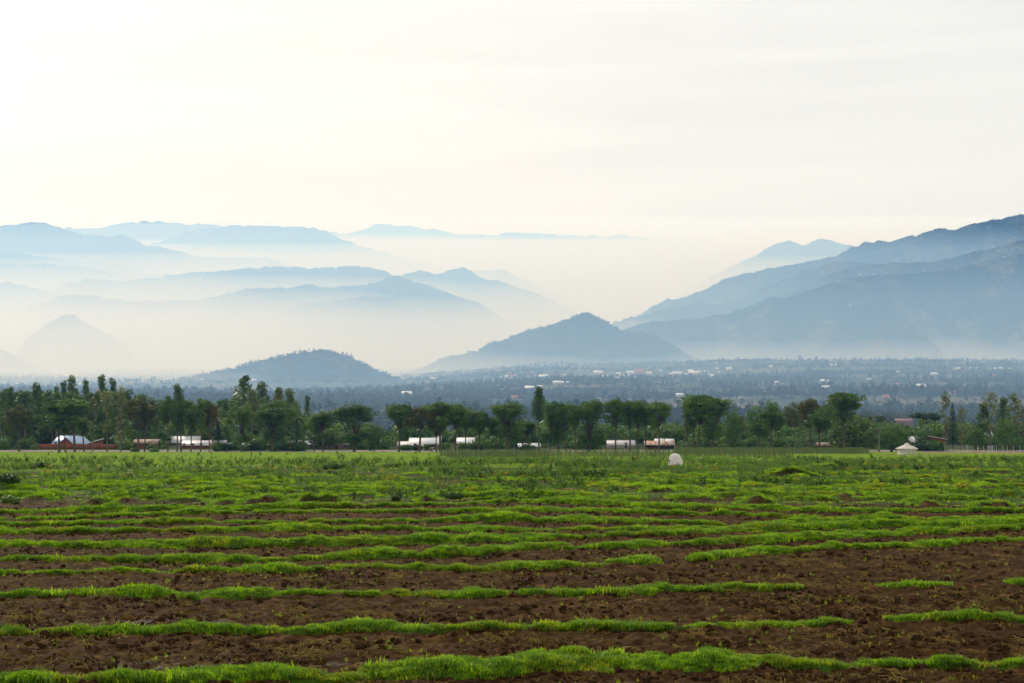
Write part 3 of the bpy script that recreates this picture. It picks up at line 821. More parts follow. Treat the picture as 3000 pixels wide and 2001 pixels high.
# ------------------------------------------------------------------ trees along the road and round the houses
ROW = [
 # kind, column, distance, top row, crown width, label, [material], [variant]
 ("e", 5, 690, 1140, 46, "tall eucalyptus at the far left edge of the grove"),
 ("e", 26, 700, 1135, 40, "second eucalyptus from the left edge, top above its neighbours"),
 ("a", 56, 628, 1181, 66, "pale-trunked tree with brownish crown left of the brick compound", L_ACBROWN, 2),
 ("e", 110, 720, 1122, 44, "dark eucalyptus with a full top above the left end of the brick wall"),
 ("e", 161, 715, 1130, 30, "short-topped eucalyptus left of the tallest pair behind the gable"),
 ("e", 187, 730, 1115, 30, "thin eucalyptus rising left behind the blue-white roof"),
 ("e", 212, 735, 1101, 42, "broad-topped tall eucalyptus straight above the brick gable"),
 ("e", 255, 725, 1112, 34, "pointed eucalyptus right of the one above the gable"),
 ("e", 297, 735, 1097, 38, "tallest eucalyptus of the left grove, behind the lean-to shed"),
 ("e", 334, 728, 1109, 32, "eucalyptus just right of the tallest one in the left grove"),
 ("a", 174, 632, 1166, 84, "umbrella tree whose leaning trunk crosses the blue-white roof", None, 0),
 ("a", 190, 634, 1205, 40, "slim young umbrella tree with its trunk before the brick gable", None, 4),
 ("a", 219, 628, 1162, 92, "wide umbrella tree with thick trunk at the right of the gable", None, 3),
 ("a", 246, 640, 1222, 58, "low umbrella crown behind the wall right of the gable", None, 4),
 ("g", 272, 626, 1165, 28, "narrow silky oak in front of the lean-to shed"),
 ("g", 314, 628, 1142, 34, "pale silky oak before the right part of the brick wall"),
 ("g", 353, 626, 1129, 34, "tallest pale silky oak, just past the right end of the brick wall"),
 ("a", 405, 630, 1166, 66, "olive-brown tree with its trunk before the rusty little shed", L_ACBROWN, 1),
 ("a", 424, 632, 1180, 50, "forked tree leaning over the right of the rusty little shed", L_ACBROWN, 4),
 ("a", 492, 628, 1153, 48, "small flat umbrella crown on a bare leaning trunk beside white roof", None, 2),
 ("e", 519, 634, 1125, 42, "tall dark tree with leafy stem in front of the white roof"),
 ("a", 531, 640, 1164, 60, "dense umbrella crown just right of the tall leafy-stemmed tree", None, 1),
 ("a", 559, 630, 1190, 50, "slim umbrella tree before the long brick shed, left one", None, 0),
 ("a", 588, 627, 1165, 50, "taller umbrella tree leaning before the long brick shed", None, 4),
 ("a", 613, 629, 1170, 38, "tree with a rust-brown dry crown at the right of the brick shed", L_RUST, 2),
 ("c", 637, 660, 1226, 32, "young pointed conifer between the rusty tree and the hedge"),
 ("t", 714, 720, 1099, 66, "big pointed bright eucalyptus topping the middle of the grove"),
 ("e", 764, 730, 1119, 52, "dark rounded eucalyptus right of the big pointed one", None, 1),
 ("p", 738, 690, 1142, 44, "pale-crowned tree below the big pointed eucalyptus", L_GREV, 0),
 ("p", 814, 700, 1135, 44, "pale yellowish crown right of the dark rounded eucalyptus", L_GREV, 0),
 ("e", 847, 705, 1139, 44, "eucalyptus closing the right end of the left grove"),
 ("a", 707, 632, 1186, 62, "spreading umbrella tree with two stems above the dark hedge", None, 5),
 ("a", 797, 626, 1190, 76, "umbrella tree with straight thick trunk before the dark hedge", None, 3),
 ("a", 812, 655, 1172, 84, "larger umbrella crown rising behind the straight-trunked one", None, 1),
 ("c", 870, 650, 1224, 54, "feathery green tree above the hedge end by the white-roofed house", L_LIGHT),
 ("e", 900, 760, 1158, 24, "small dark treetop showing beyond the grove's right end"),
 ("a", 920, 634, 1215, 40, "thin-stemmed umbrella tree beside the small white-roofed house", None, 2),
 ("a", 946, 628, 1203, 62, "umbrella tree left of the flat-roofed mud house", None, 5),
 ("m", 950, 668, 1247, 100, "yellow-green broad tree behind the flat-roofed mud house"),
 ("a", 1037, 625, 1182, 108, "broad domed umbrella tree right of the flat-roofed mud house", None, 5),
 ("r", 1096, 640, 1247, 44, "dark low tree at the right side of the broad domed one"),
 ("a", 1169, 626, 1178, 74, "umbrella tree before the left end of the long white roof", None, 3),
 ("a", 1229, 624, 1190, 86, "olive-brown umbrella tree in front of the long white roof", L_ACBROWN, 5),
 ("a", 1277, 628, 1226, 44, "small dark umbrella tree before the little roadside shop", None, 1),
 ("a", 1290, 625, 1171, 84, "tall umbrella tree right of the little roadside shop", None, 0),
 ("a", 1334, 624, 1178, 74, "umbrella tree with bent trunk left of the white gabled roof", None, 3),
 ("a", 1363, 630, 1200, 44, "slim dark tree before the white gabled roof", None, 5),
 ("a", 1403, 628, 1203, 68, "umbrella tree at the right end of the white gabled roof", None, 1),
 ("a", 1455, 632, 1220, 40, "thin tree in the gap left of the tall domed umbrella tree", None, 2),
 ("a", 1488, 622, 1175, 86, "tall domed umbrella tree standing alone right of the gap", None, 3),
 ("r", 1514, 650, 1226, 92, "dark bulky tree right behind the tall domed umbrella tree"),
 ("a", 1546, 636, 1232, 46, "low dark umbrella tree left of the tall leafy column", None, 4),
 ("p", 1579, 640, 1133, 46, "tall leafy column with oval head rising above the tree line", L_EUC, 0),
 ("a", 1612, 626, 1179, 44, "first umbrella tree right of the leafy column", None, 5),
 ("a", 1636, 629, 1172, 66, "second umbrella tree right of the leafy column, widest of that clump", None, 3),
 ("a", 1656, 626, 1186, 52, "third umbrella tree right of the leafy column", None, 1),
 ("a", 1687, 627, 1181, 44, "umbrella tree on a lone trunk before the thatched roof", None, 0),
 ("a", 1728, 630, 1171, 84, "bulky umbrella tree leafy almost to the ground, centre of the row", None, 5),
 ("r", 1722, 640, 1230, 84, "dark mass of foliage under the bulky central umbrella tree"),
 ("a", 1803, 626, 1163, 66, "umbrella tree before the left of the pale grey roof", None, 3),
 ("a", 1847, 628, 1169, 66, "fork-stemmed umbrella tree before the right of the pale grey roof", None, 0),
 ("a", 1869, 632, 1172, 52, "slim umbrella tree between pale grey roof and rusty roof", None, 1),
 ("a", 1893, 634, 1178, 52, "umbrella tree at the left end of the rusty-roofed house", None, 5),
 ("a", 1931, 624, 1171, 62, "umbrella tree whose trunk crosses the rusty-roofed house", None, 3),
 ("d", 1948, 760, 1150, 16, "thin bare treetop showing behind the rusty-roofed house"),
 ("g", 2015, 640, 1156, 34, "pale silky oak at the left of the big triple clump"),
 ("a", 2046, 628, 1149, 88, "tallest umbrella tree of the clump right of the rusty roof", None, 0),
 ("a", 2030, 640, 1185, 56, "slim leaning umbrella tree within the clump right of rusty roof", None, 4),
 ("a", 2088, 626, 1157, 80, "right umbrella tree of the clump beyond the rusty roof", None, 3),
 ("r", 2146, 660, 1200, 48, "dark round tree against the clump, left of the half-hidden roof"),
 ("p", 2170, 670, 1218, 44, "pale olive tree over the half-hidden rusty roof", L_GREV, 0),
 ("a", 2224, 630, 1238, 50, "low flat umbrella tree beside the crooked one", None, 4),
 ("a", 2257, 620, 1189, 68, "crooked-trunked bright umbrella tree right of half-hidden roof", None, 2),
 ("r", 2215, 690, 1190, 60, "rounded dark tree behind the crooked umbrella tree, left"),
 ("r", 2262, 760, 1172, 52, "green round treetop standing back behind the crooked tree"),
 ("r", 2322, 720, 1180, 56, "brown-tinged round tree left of the dark high crown", L_ACBROWN),
 ("a", 2373, 640, 1166, 58, "dark high-crowned tree left of the great umbrella tree", L_ACBROWN, 1),
 ("a", 2402, 630, 1208, 64, "lower umbrella tree beside the brick hut", None, 4),
 ("a", 2445, 650, 1165, 50, "umbrella crown joined to the left of the great one", None, 5),
 ("a", 2474, 618, 1142, 98, "great umbrella tree on a tall bare trunk, highest on the right", None, 0),
 ("m", 2500, 640, 1211, 132, "wide bright green tree beneath the great umbrella tree"),
 ("d", 2575, 610, 1193, 66, "bare dead tree with pale trunk left of the round hut"),
 ("r", 2612, 630, 1242, 100, "dark round tree directly behind the round hut", None, 1),
 ("g", 2770, 655, 1147, 30, "silky oak nearest the brick shed with slanting roof"),
 ("c", 2791, 670, 1179, 36, "dark pointed conifer behind the fence"),
 ("g", 2817, 650, 1190, 26, "silky oak just right of the dark conifer"),
 ("e", 2880, 700, 1180, 48, "dark eucalyptus behind the pale silky oak by the gate"),
 ("g", 2902, 655, 1146, 32, "pale silky oak above the white gate"),
 ("e", 2936, 690, 1165, 44, "dark eucalyptus right of the pale silky oak"),
 ("g", 2972, 660, 1153, 40, "silky oak near the right edge of the picture"),
 ("r", 2860, 660, 1255, 52, "dark bush-like tree before the white roofs behind the fence"),
 ("r", 2945, 655, 1228, 60, "dark round tree right of the white roofs behind the fence"),
 ("g", 2995, 665, 1190, 40, "leafy silky oak cut by the right edge of the picture"),
 ("r", 2700, 690, 1262, 40, "small dark tree before the white roof left of brick shed"),
 ("r", 2728, 760, 1225, 44, "light green round tree in the field behind the brick shed", L_LIGHT),
 ("r", 2702, 800, 1218, 30, "round green tree by the far tan field", L_MANGO),
]
for r in ROW:
    r = list(r) + [None] * (8 - len(r))
    if r[0] == 'a' and r[7] in (3, 5) and any(a <= r[1] <= b for a, b in ((149, 295), (485, 615), (847, 1000), (1163, 1292), (1334, 1400), (1778, 1980))):
        r[7] = 0 if r[7] == 3 else 4      # clear stems before the houses
    tree(r[0], r[1], r[2], r[3], r[4], r[5], mat=r[6], variant=r[7])
# the deep part of the left grove: like trunks and crowns that nothing tells apart
for k in range(72):
    px = 880 * ((k * 0.618) % 1.0) - 5
    D = random.uniform(700, 800)
    base = np.interp(px, [0, 100, 330, 480, 520, 640, 720, 860, 900], [1150, 1130, 1130, 1165, 1160, 1165, 1140, 1160, 1190])
    tree("e", px, D, base + random.uniform(4, 34), random.uniform(40, 66), "eucalyptus standing deep inside the dense grove behind the left houses", group="eucalyptus deep in the left grove")

# ------------------------------------------------------------------ scattered masses (woods, weeds, turf): one object each
def proto_obj(name, me):
    return bpy.data.objects.new(name, me)      # kept out of the scene, only instanced
def scatter(name, label, pts, rotz, scl, idx, protos, tilt=None):
    n = len(pts)
    me = bpy.data.meshes.new(name)
    me.vertices.add(n); me.vertices.foreach_set("co", np.asarray(pts, np.float32).ravel())
    rot = np.zeros((n, 3), np.float32); rot[:, 2] = rotz
    if tilt is not None: rot[:, :2] = tilt
    scl = np.asarray(scl, np.float32)
    if scl.ndim == 1: scl = np.repeat(scl[:, None], 3, 1)
    for nm, arr in (("rot", rot), ("scl", scl)):
        a = me.attributes.new(nm, 'FLOAT_VECTOR', 'POINT'); a.data.foreach_set("vector", arr.ravel())
    a = me.attributes.new("pick", 'INT', 'POINT'); a.data.foreach_set("value", np.asarray(idx, np.int32))
    o = obj(name, me, None, kind="stuff", label=label)
    ng = bpy.data.node_groups.new(name + "_nodes", 'GeometryNodeTree')
    ng.interface.new_socket("Geometry", in_out='INPUT', socket_type='NodeSocketGeometry')
    ng.interface.new_socket("Geometry", in_out='OUTPUT', socket_type='NodeSocketGeometry')
    N, L = ng.nodes, ng.links
    gi, go = N.new("NodeGroupInput"), N.new("NodeGroupOutput")
    iop = N.new("GeometryNodeInstanceOnPoints")
    iop.inputs["Pick Instance"].default_value = True
    join = N.new("GeometryNodeJoinGeometry")
    for p in protos:
        oi = N.new("GeometryNodeObjectInfo"); oi.inputs["Object"].default_value = p
        oi.inputs["As Instance"].default_value = True
        L.new(oi.outputs["Geometry"], join.inputs[0])
    def att(nm, typ):
        a = N.new("GeometryNodeInputNamedAttribute"); a.data_type = typ; a.inputs["Name"].default_value = nm
        return a.outputs["Attribute"]
    e2r = N.new("FunctionNodeEulerToRotation")
    L.new(att("rot", 'FLOAT_VECTOR'), e2r.inputs[0])
    L.new(gi.outputs[0], iop.inputs["Points"])
    L.new(join.outputs[0], iop.inputs["Instance"])
    L.new(att("pick", 'INT'), iop.inputs["Instance Index"])
    L.new(e2r.outputs[0], iop.inputs["Rotation"])
    L.new(att("scl", 'FLOAT_VECTOR'), iop.inputs["Scale"])
    L.new(iop.outputs[0], go.inputs[0])
    md = o.modifiers.new("scatter", 'NODES'); md.node_group = ng
    return o

L_WOOD = m_leaf("leaf_plantation", (0.018, 0.036, 0.014), (0.055, 0.085, 0.026), 0.2, 0.6, 0.02)
def far_tree(seed, kind):
    rs = np.random.default_rng(seed); rd = random.Random(seed); mb = MB()
    if kind == "euc":
        mb.tube([(0, 0, -1), (0, 0, 10)], [0.25, 0.1], 4)
        for k in range(7):
            f = k / 6.0; r = 1.5 + rd.random()
            lobe_leaves(mb, (rd.uniform(-1, 1), rd.uniform(-1, 1), 5 + 9 * f), (r, r, r * 1.2), 26, 0.75, rs, 0.4, 0.2, 0.8)
    elif kind == "round":
        for k in range(7):
            a = k * 2.4; r = rd.uniform(1.7, 2.5)
            lobe_leaves(mb, (2.0 * math.cos(a), 2.0 * math.sin(a), 2.5 + 5 * k / 6.0), (r, r, r), 28, 0.8, rs, 0.5, 0.3, 0.8)
    else:
        mb.tube([(0, 0, -1), (0, 0, 9)], [0.3, 0.15], 4)
        for k in range(8):
            a = k * 2.4; r = rd.uniform(1.6, 2.4)
            lobe_leaves(mb, (2.6 * math.cos(a), 2.6 * math.sin(a), 9.5 + rd.uniform(-1, 1.2)), (r, r, r * 0.6), 26, 0.75, rs, 0.5, 0.6, 0.3)
    return proto_obj("far_tree", mb.mesh("far_tree", L_WOOD))
def copse(seed, mat):
    rs = np.random.default_rng(seed); rd = random.Random(seed); mb = MB()
    for k in range(13):
        a = k * 2.4; rr = 3.2 * math.sqrt(k); r = rd.uniform(2.6, 4.2); h = rd.uniform(3.5, 8.0)
        lobe_leaves(mb, (rr * math.cos(a), rr * 0.8 * math.sin(a), h), (r, r, r * 0.9), 26, 1.0, rs, 0.5, 0.4, 0.8)
    return proto_obj("far_copse", mb.mesh("far_copse", mat))
FAR = [far_tree(71, "euc"), far_tree(72, "euc"), far_tree(73, "round"), far_tree(74, "round"), far_tree(75, "umb"), far_tree(76, "euc"), copse(77, L_WOOD), copse(78, L_WOOD), copse(79, L_WOOD)]

def plain_points():
    P, S = [], []
    for (d0, d1, n, sc) in ((745, 1250, 4200, 1.15), (1250, 1700, 9000, 1.05), (1700, 2600, 14000, 0.95), (2600, 4200, 20000, 0.95), (4200, 7000, 16000, 1.1)):
        y = np.sqrt(rng.random(n) * (d1 ** 2 - d0 ** 2) + d0 ** 2)
        x = (rng.random(n) * 2 - 1) * (0.40 * y + 20)
        wood = fbm(x / 420.0, y / 150.0, 81, 4)
        clear = sstep(0.47, 0.53, wood)
        keep = rng.random(n) < 0.10 + 0.9 * clear
        keep &= ~((y < 1250) & (x < 0.19 * y) & (rng.random(n) < 0.85))
        # open fields behind the round hut, the village clearing
        fld = (x > 190) & (x < 325) & (y > 760) & (y < 1230)
        keep &= ~(fld & (rng.random(n) < 0.97))
        vil = (np.abs(y - 3800) < 170) & (x > -120) & (x < 520)
        keep &= ~(vil & (rng.random(n) < 0.7))
        x, y = x[keep], y[keep]
        z = zbase(x, y)
        P.append(np.stack([x, y, z - 0.3], 1)); S.append(sc * (0.45 + 0.75 * rng.random(len(x)) ** 1.5) * (0.6 + 0.8 * fbm(x / 150.0, y / 110.0, 84, 2)))
    return np.concatenate(P), np.concatenate(S)
PP, PS = plain_points()
scatter("plain_woods", "bluish far woodland covering the plain behind the tree row", PP, rng.random(len(PP)) * 6.28, np.stack([PS * 1.25, PS * 1.25, PS * 0.8], 1), np.where(fbm(PP[:, 0] / 200.0, PP[:, 1] / 150.0, 86, 2) > 0.56, rng.choice([3, 2, 0, 8, 6], len(PP)), np.where((PP[:, 1] > 1500) & (rng.random(len(PP)) < 0.82), rng.integers(6, 9, len(PP)), rng.choice([2, 3, 3, 4, 2, 4, 0], len(PP)))), FAR)

def hill_points(names, n):
    out = []
    for nm, k in zip(names, n):
        G = HILL_PTS[nm]; nr, nc, _ = G.shape
        i = (nr // 2 - rng.random(k) ** 1.3 * (nr * 0.38)).astype(int)
        crest = rng.random(k) < 0.35
        i[crest] = nr // 2 - rng.integers(0, 3, crest.sum())
        i = np.clip(i, 0, nr - 2); j = rng.integers(0, nc - 1, k)
        fu, fv = rng.random(k)[:, None], rng.random(k)[:, None]
        p = G[i, j] * (1 - fu) * (1 - fv) + G[i, j + 1] * fu * (1 - fv) + G[i + 1, j] * (1 - fu) * fv + G[i + 1, j + 1] * fu * fv
        w_ = fbm(p[:, 0] / 120.0, p[:, 1] / 120.0, 87, 3)
        out.append(p[w_ > np.where(crest, 0.25, 0.42)])
    return np.concatenate(out)
HP = hill_points(["low_hill", "cone_hill", "mountain_spur", "mountain_shoulder", "mountain_flank", "mountain", "low_ridge", "long_ridge", "small_cone_hill", "middle_ridge", "domed_hill"], [1500, 3200, 1600, 2200, 1200, 2600, 900, 1800, 500, 1200, 700])
HP[:, 2] -= 0.8
scatter("hill_woods", "small far trees on the slopes and crests of the hills", HP, rng.random(len(HP)) * 6.28, 0.30 + 0.60 * rng.random(len(HP)) ** 1.8, rng.choice([2, 3, 4, 3, 0], len(HP)), FAR)

# undergrowth between and behind the houses
def thicket_points(n):
    D = 648 + 90 * rng.random(n)
    px = rng.random(n) * 3300 - 150
    x = xw(px, D)
    keep = fbm(x / 14.0, D / 14.0, 88, 3) > 0.40
    keep &= ~((D < 690) & (rng.random(n) < 0.6))
    keep &= D > 659
    for (a, b) in ((110, 345), (385, 465), (485, 670), (845, 1030), (1160, 1400), (1510, 1590), (1775, 1985), (2660, 2780)):
        keep &= ~((px > a - 6) & (px < b + 6) & (D < 712))
    return np.stack([x[keep], D[keep], zbase(x[keep], D[keep]) - 0.2], 1)
def bush_proto(seed, mat, lobes=6, n=70):
    rs = np.random.default_rng(seed); rd = random.Random(seed); mb = MB()
    for k in range(lobes):
        a = k * 2.4; r = rd.uniform(0.55, 0.8)
        lobe_leaves(mb, (0.55 * math.cos(a), 0.55 * math.sin(a), 0.35 + 0.9 * k / lobes), (r, r, r * 0.85), n, 0.17, rs, 0.55, 0.4, 0.7)
    return mb.mesh("bush", mat)
BUSH = [bush_proto(91, L_ROUND), bush_proto(92, L_ROUND), bush_proto(93, L_LIGHT), bush_proto(94, L_MANGO)]
TP = thicket_points(3600)
gx = rng.random(420) * 890 - 10; gd = 705 + 85 * rng.random(420)
GP = np.stack([xw(gx, gd), gd, zbase(xw(gx, gd), gd) - 0.3], 1)
scatter("grove_undergrowth", "dark bushes filling the floor of the left grove", GP, rng.random(420) * 6.28, 3.0 + 4.0 * rng.random(420), rng.integers(0, 2, 420), [proto_obj("bush", b) for b in BUSH])
scatter("undergrowth", "green thicket filling the space among houses and trees", TP, rng.random(len(TP)) * 6.28, (1.1 + 3.4 * rng.random(len(TP)) ** 1.7) * np.where(TP[:, 1] > 700, 1.25, 0.75), rng.integers(0, 4, len(TP)), [proto_obj("bush", b) for b in BUSH])

# ------------------------------------------------------------------ road
def build_road():
    xs = np.linspace(-330, 330, 140)
    ys = np.array([640.5, 641.2, 647.5, 653.8, 654.5]); hz_ = np.array([-0.05, 0.05, 0.13, 0.05, -0.05])
    X, Yo = np.meshgrid(xs, ys)
    wob = 3.0 * (fbm(X / 90.0, X * 0, 95, 2) - 0.5)
    Y = Yo + wob
    Z = zbase(X, Y) + 0.05 + hz_[:, None]
    me = mesh_np("road", np.stack([X.ravel(), Y.ravel(), Z.ravel()], 1), grid_quads(len(ys), len(xs)))
    obj("road", me, m_plain("road_earth", (0.30, 0.25, 0.20), (0.22, 0.18, 0.145), 0.95, 0.4, 0.1), kind="structure", label="pale road running in front of the houses")
build_road()

# ------------------------------------------------------------------ houses
def m_roof(name, c1, c2, rust=0.0, rough=0.45, metal=0.35):
    m = bpy.data.materials.new(name); t = NT(m)
    tcn = t.add("ShaderNodeTexCoord"); v = tcn.outputs["Object"]
    mp_ = t.add("ShaderNodeMapping"); mp_.inputs["Scale"].default_value = (1.1, 0.12, 0.12)
    t.link(v, mp_.inputs["Vector"])
    nz = t.noise(0.9, 3, 0.6, mp_.outputs[0])
    c = t.mix(t.ramp(nz, 0.35, 0.65), c1, c2)
    if rust:
        r = t.noise(0.55, 4, 0.7, mp_.outputs[0])
        c = t.mix(t.ramp(r, 0.62 - rust, 0.70 - rust), c, (0.30, 0.13, 0.055))
    p = t.add("ShaderNodeBsdfPrincipled", Roughness=rough, Metallic=metal)
    t.link(c, p.inputs["Base Color"])
    wv = t.add("ShaderNodeTexWave", Scale=2.1);
    t.link(v, wv.inputs["Vector"])
    b = t.add("ShaderNodeBump", Strength=0.35, Distance=0.03)
    t.link(wv.outputs["Fac"], b.inputs["Height"]); t.link(b.outputs[0], p.inputs["Normal"])
    t.link(p.outputs[0], t.out.inputs["Surface"])
    return m
RF_WHITE = m_roof("roof_white", (0.82, 0.81, 0.79), (0.74, 0.73, 0.72), 0.0, 0.5, 0.1)
RF_BLUE = m_roof("roof_blue_white", (0.46, 0.58, 0.76), (0.38, 0.50, 0.70), 0.0, 0.5, 0.1)
RF_PINK = m_roof("roof_pinkish", (0.66, 0.60, 0.59), (0.58, 0.52, 0.51), 0.0, 0.6, 0.1)
RF_RUST = m_roof("roof_rusty", (0.52, 0.42, 0.37), (0.44, 0.34, 0.29), 0.17, 0.7, 0.1)
RF_TAN = m_roof("roof_tan", (0.36, 0.28, 0.22), (0.26, 0.19, 0.14), 0.10, 0.8, 0.1)
RF_RED = m_roof("roof_red", (0.48, 0.13, 0.10), (0.38, 0.10, 0.08), 0.0, 0.7, 0.0)
RF_FARM = m_roof("roof_farm", (0.24, 0.12, 0.095), (0.19, 0.095, 0.075), 0.0, 0.8, 0.0)
RF_DARK = m_roof("roof_dark", (0.10, 0.085, 0.08), (0.07, 0.06, 0.055), 0.0, 0.8, 0.0)
W_BRICK = m_plain("wall_brick", (0.30, 0.105, 0.050), (0.20, 0.070, 0.036), 0.9, 1.2, 0.1, bump=0.3)
W_MUD = m_plain("wall_mud", (0.24, 0.15, 0.11), (0.17, 0.105, 0.075), 0.95, 0.8, 0.1, bump=0.3)
W_DARK = m_plain("wall_dark_plank", (0.06, 0.05, 0.055), (0.035, 0.03, 0.032), 0.9, 1.0, 0.1)
W_PALE = m_plain("wall_pale", (0.55, 0.50, 0.44), (0.42, 0.37, 0.32), 0.9, 0.8, 0.1)
W_PINK = m_plain("wall_pink", (0.50, 0.30, 0.22), (0.40, 0.24, 0.18), 0.9, 0.8, 0.1)
DARKIN = m_plain("opening_dark", (0.012, 0.012, 0.014), (0.02, 0.018, 0.018), 0.8, 1.0, 0.2)
WOOD = m_plain("door_wood", (0.10, 0.055, 0.03), (0.06, 0.035, 0.02), 0.8, 2.0, 0.2)
CREAM = m_plain("paint_cream", (0.72, 0.68, 0.60), (0.62, 0.58, 0.50), 0.8, 1.5, 0.2)

def slab(mb, p0, p1, p2, p3, th):
    """roof sheet: four corner points (counter-clockwise from above) and a thickness downwards"""
    ps = [Vector(p) for p in (p0, p1, p2, p3)]
    n = (ps[1] - ps[0]).cross(ps[3] - ps[0]).normalized()
    lo = [p - n * th for p in ps]
    i = mb.n
    mb.v += [tuple(p) for p in ps + lo]; mb.n += 8
    mb.q += [(i, i + 1, i + 2, i + 3), (i + 7, i + 6, i + 5, i + 4)]
    for k in range(4):
        mb.q.append((i + k, i + 4 + k, i + 4 + (k + 1) % 4, i + (k + 1) % 4))

def openings(root, W, ydoor, items):
    """windows and doors on the front wall: (kind, centre x, bottom z, width, height)"""
    for (kd, cx, bz, ww, hh) in items:
        mb = MB(); mb.box(cx - ww / 2, cx + ww / 2, ydoor - 0.03, ydoor + 0.05, bz, bz + hh)
        o = obj(kd, mb.mesh(kd, DARKIN if kd == "window" else WOOD), None, root)
        fb = MB(); t_ = 0.09
        fb.box(cx - ww / 2 - t_, cx - ww / 2, ydoor - 0.07, ydoor - 0.005, bz, bz + hh)
        fb.box(cx + ww / 2, cx + ww / 2 + t_, ydoor - 0.07, ydoor - 0.005, bz, bz + hh)
        fb.box(cx - ww / 2 - t_, cx + ww / 2 + t_, ydoor - 0.07, ydoor - 0.005, bz + hh + 0.002, bz + hh + t_)
        obj("frame", fb.mesh("frame", WOOD), None, o)

def house(px0, px1, D, base, eave, ridge, label, roof, wall, name="house", style="gable", depth=6.0, items=(), over=0.35, cat="house", group=None, sink=0.0):
    """a house between photo columns px0..px1 with rows for its foot, eave and ridge; D metres out (front wall)"""
    xc = xw((px0 + px1) / 2.0, D); W = (px1 - px0) / F * D / 2.0
    z0 = gz(xc, D) - sink
    he = zw(eave, D) - z0; hr = zw(ridge, D + depth / 2 if style in ("gable", "hip") else D + depth) - z0
    hr = max(hr, he + 0.4)
    root = thing(name, label, cat, (xc, D, z0), group)
    w2 = W - over; wb = MB()
    if style == "mono":
        zb = he + (hr - he) * depth / (depth + over * 2)
        i = wb.n
        wb.v += [(-w2, 0, -0.5), (w2, 0, -0.5), (w2, depth, -0.5), (-w2, depth, -0.5), (-w2, 0, he), (w2, 0, he), (w2, depth, zb), (-w2, depth, zb)]; wb.n += 8
        wb.q += [(i, i + 1, i + 5, i + 4), (i + 1, i + 2, i + 6, i + 5), (i + 2, i + 3, i + 7, i + 6), (i + 3, i, i + 4, i + 7)]
        obj("wall", wb.mesh("wall", wall), None, root)
        rb = MB(); slab(rb, (-W, -over * 1.3, he - 0.02), (W, -over * 1.3, he - 0.02), (W, depth + over, hr + 0.05), (-W, depth + over, hr + 0.05), 0.08)
        obj("roof", rb.mesh("roof", roof), None, root)
    else:
        inset = W * 0.28 if style == "hip" else 0.0
        wb.v += [(-w2, 0, -0.5), (w2, 0, -0.5), (w2, depth, -0.5), (-w2, depth, -0.5), (-w2, 0, he), (w2, 0, he), (w2, depth, he), (-w2, depth, he), (-w2, depth / 2, hr - 0.12), (w2, depth / 2, hr - 0.12)]; wb.n += 10
        wb.q += [(0, 1, 5, 4), (2, 3, 7, 6), (1, 2, 6, 5), (3, 0, 4, 7)]
        if style == "gable": wb.t += [(5, 6, 9), (7, 4, 8)]
        obj("wall", wb.mesh("wall", wall), None, root)
        rb = MB(); k = (hr - he) / (depth / 2); ze = he - k * over
        slab(rb, (-W, -over, ze), (W, -over, ze), (W - inset, depth / 2, hr), (-W + inset, depth / 2, hr), 0.08)
        slab(rb, (W, depth + over, ze), (-W, depth + over, ze), (-W + inset, depth / 2 + 0.01, hr + 0.004), (W - inset, depth / 2 + 0.01, hr + 0.004), 0.08)
        if inset:
            rb.poly([(W, -over, ze), (W, depth + over, ze), (W - inset, depth / 2, hr)])
            rb.poly([(-W, depth + over, ze), (-W, -over, ze), (-W + inset, depth / 2, hr)])
        r = obj("roof", rb.mesh("roof", roof), None, root)
        cb = MB(); cb.tube([(-W + inset, depth / 2, hr + 0.03), (W - inset, depth / 2, hr + 0.03)], [0.10, 0.10], 6)
        obj("ridge_cap", cb.mesh("ridge_cap", roof), None, r)
    openings(root, W, 0.0, items)
    return root

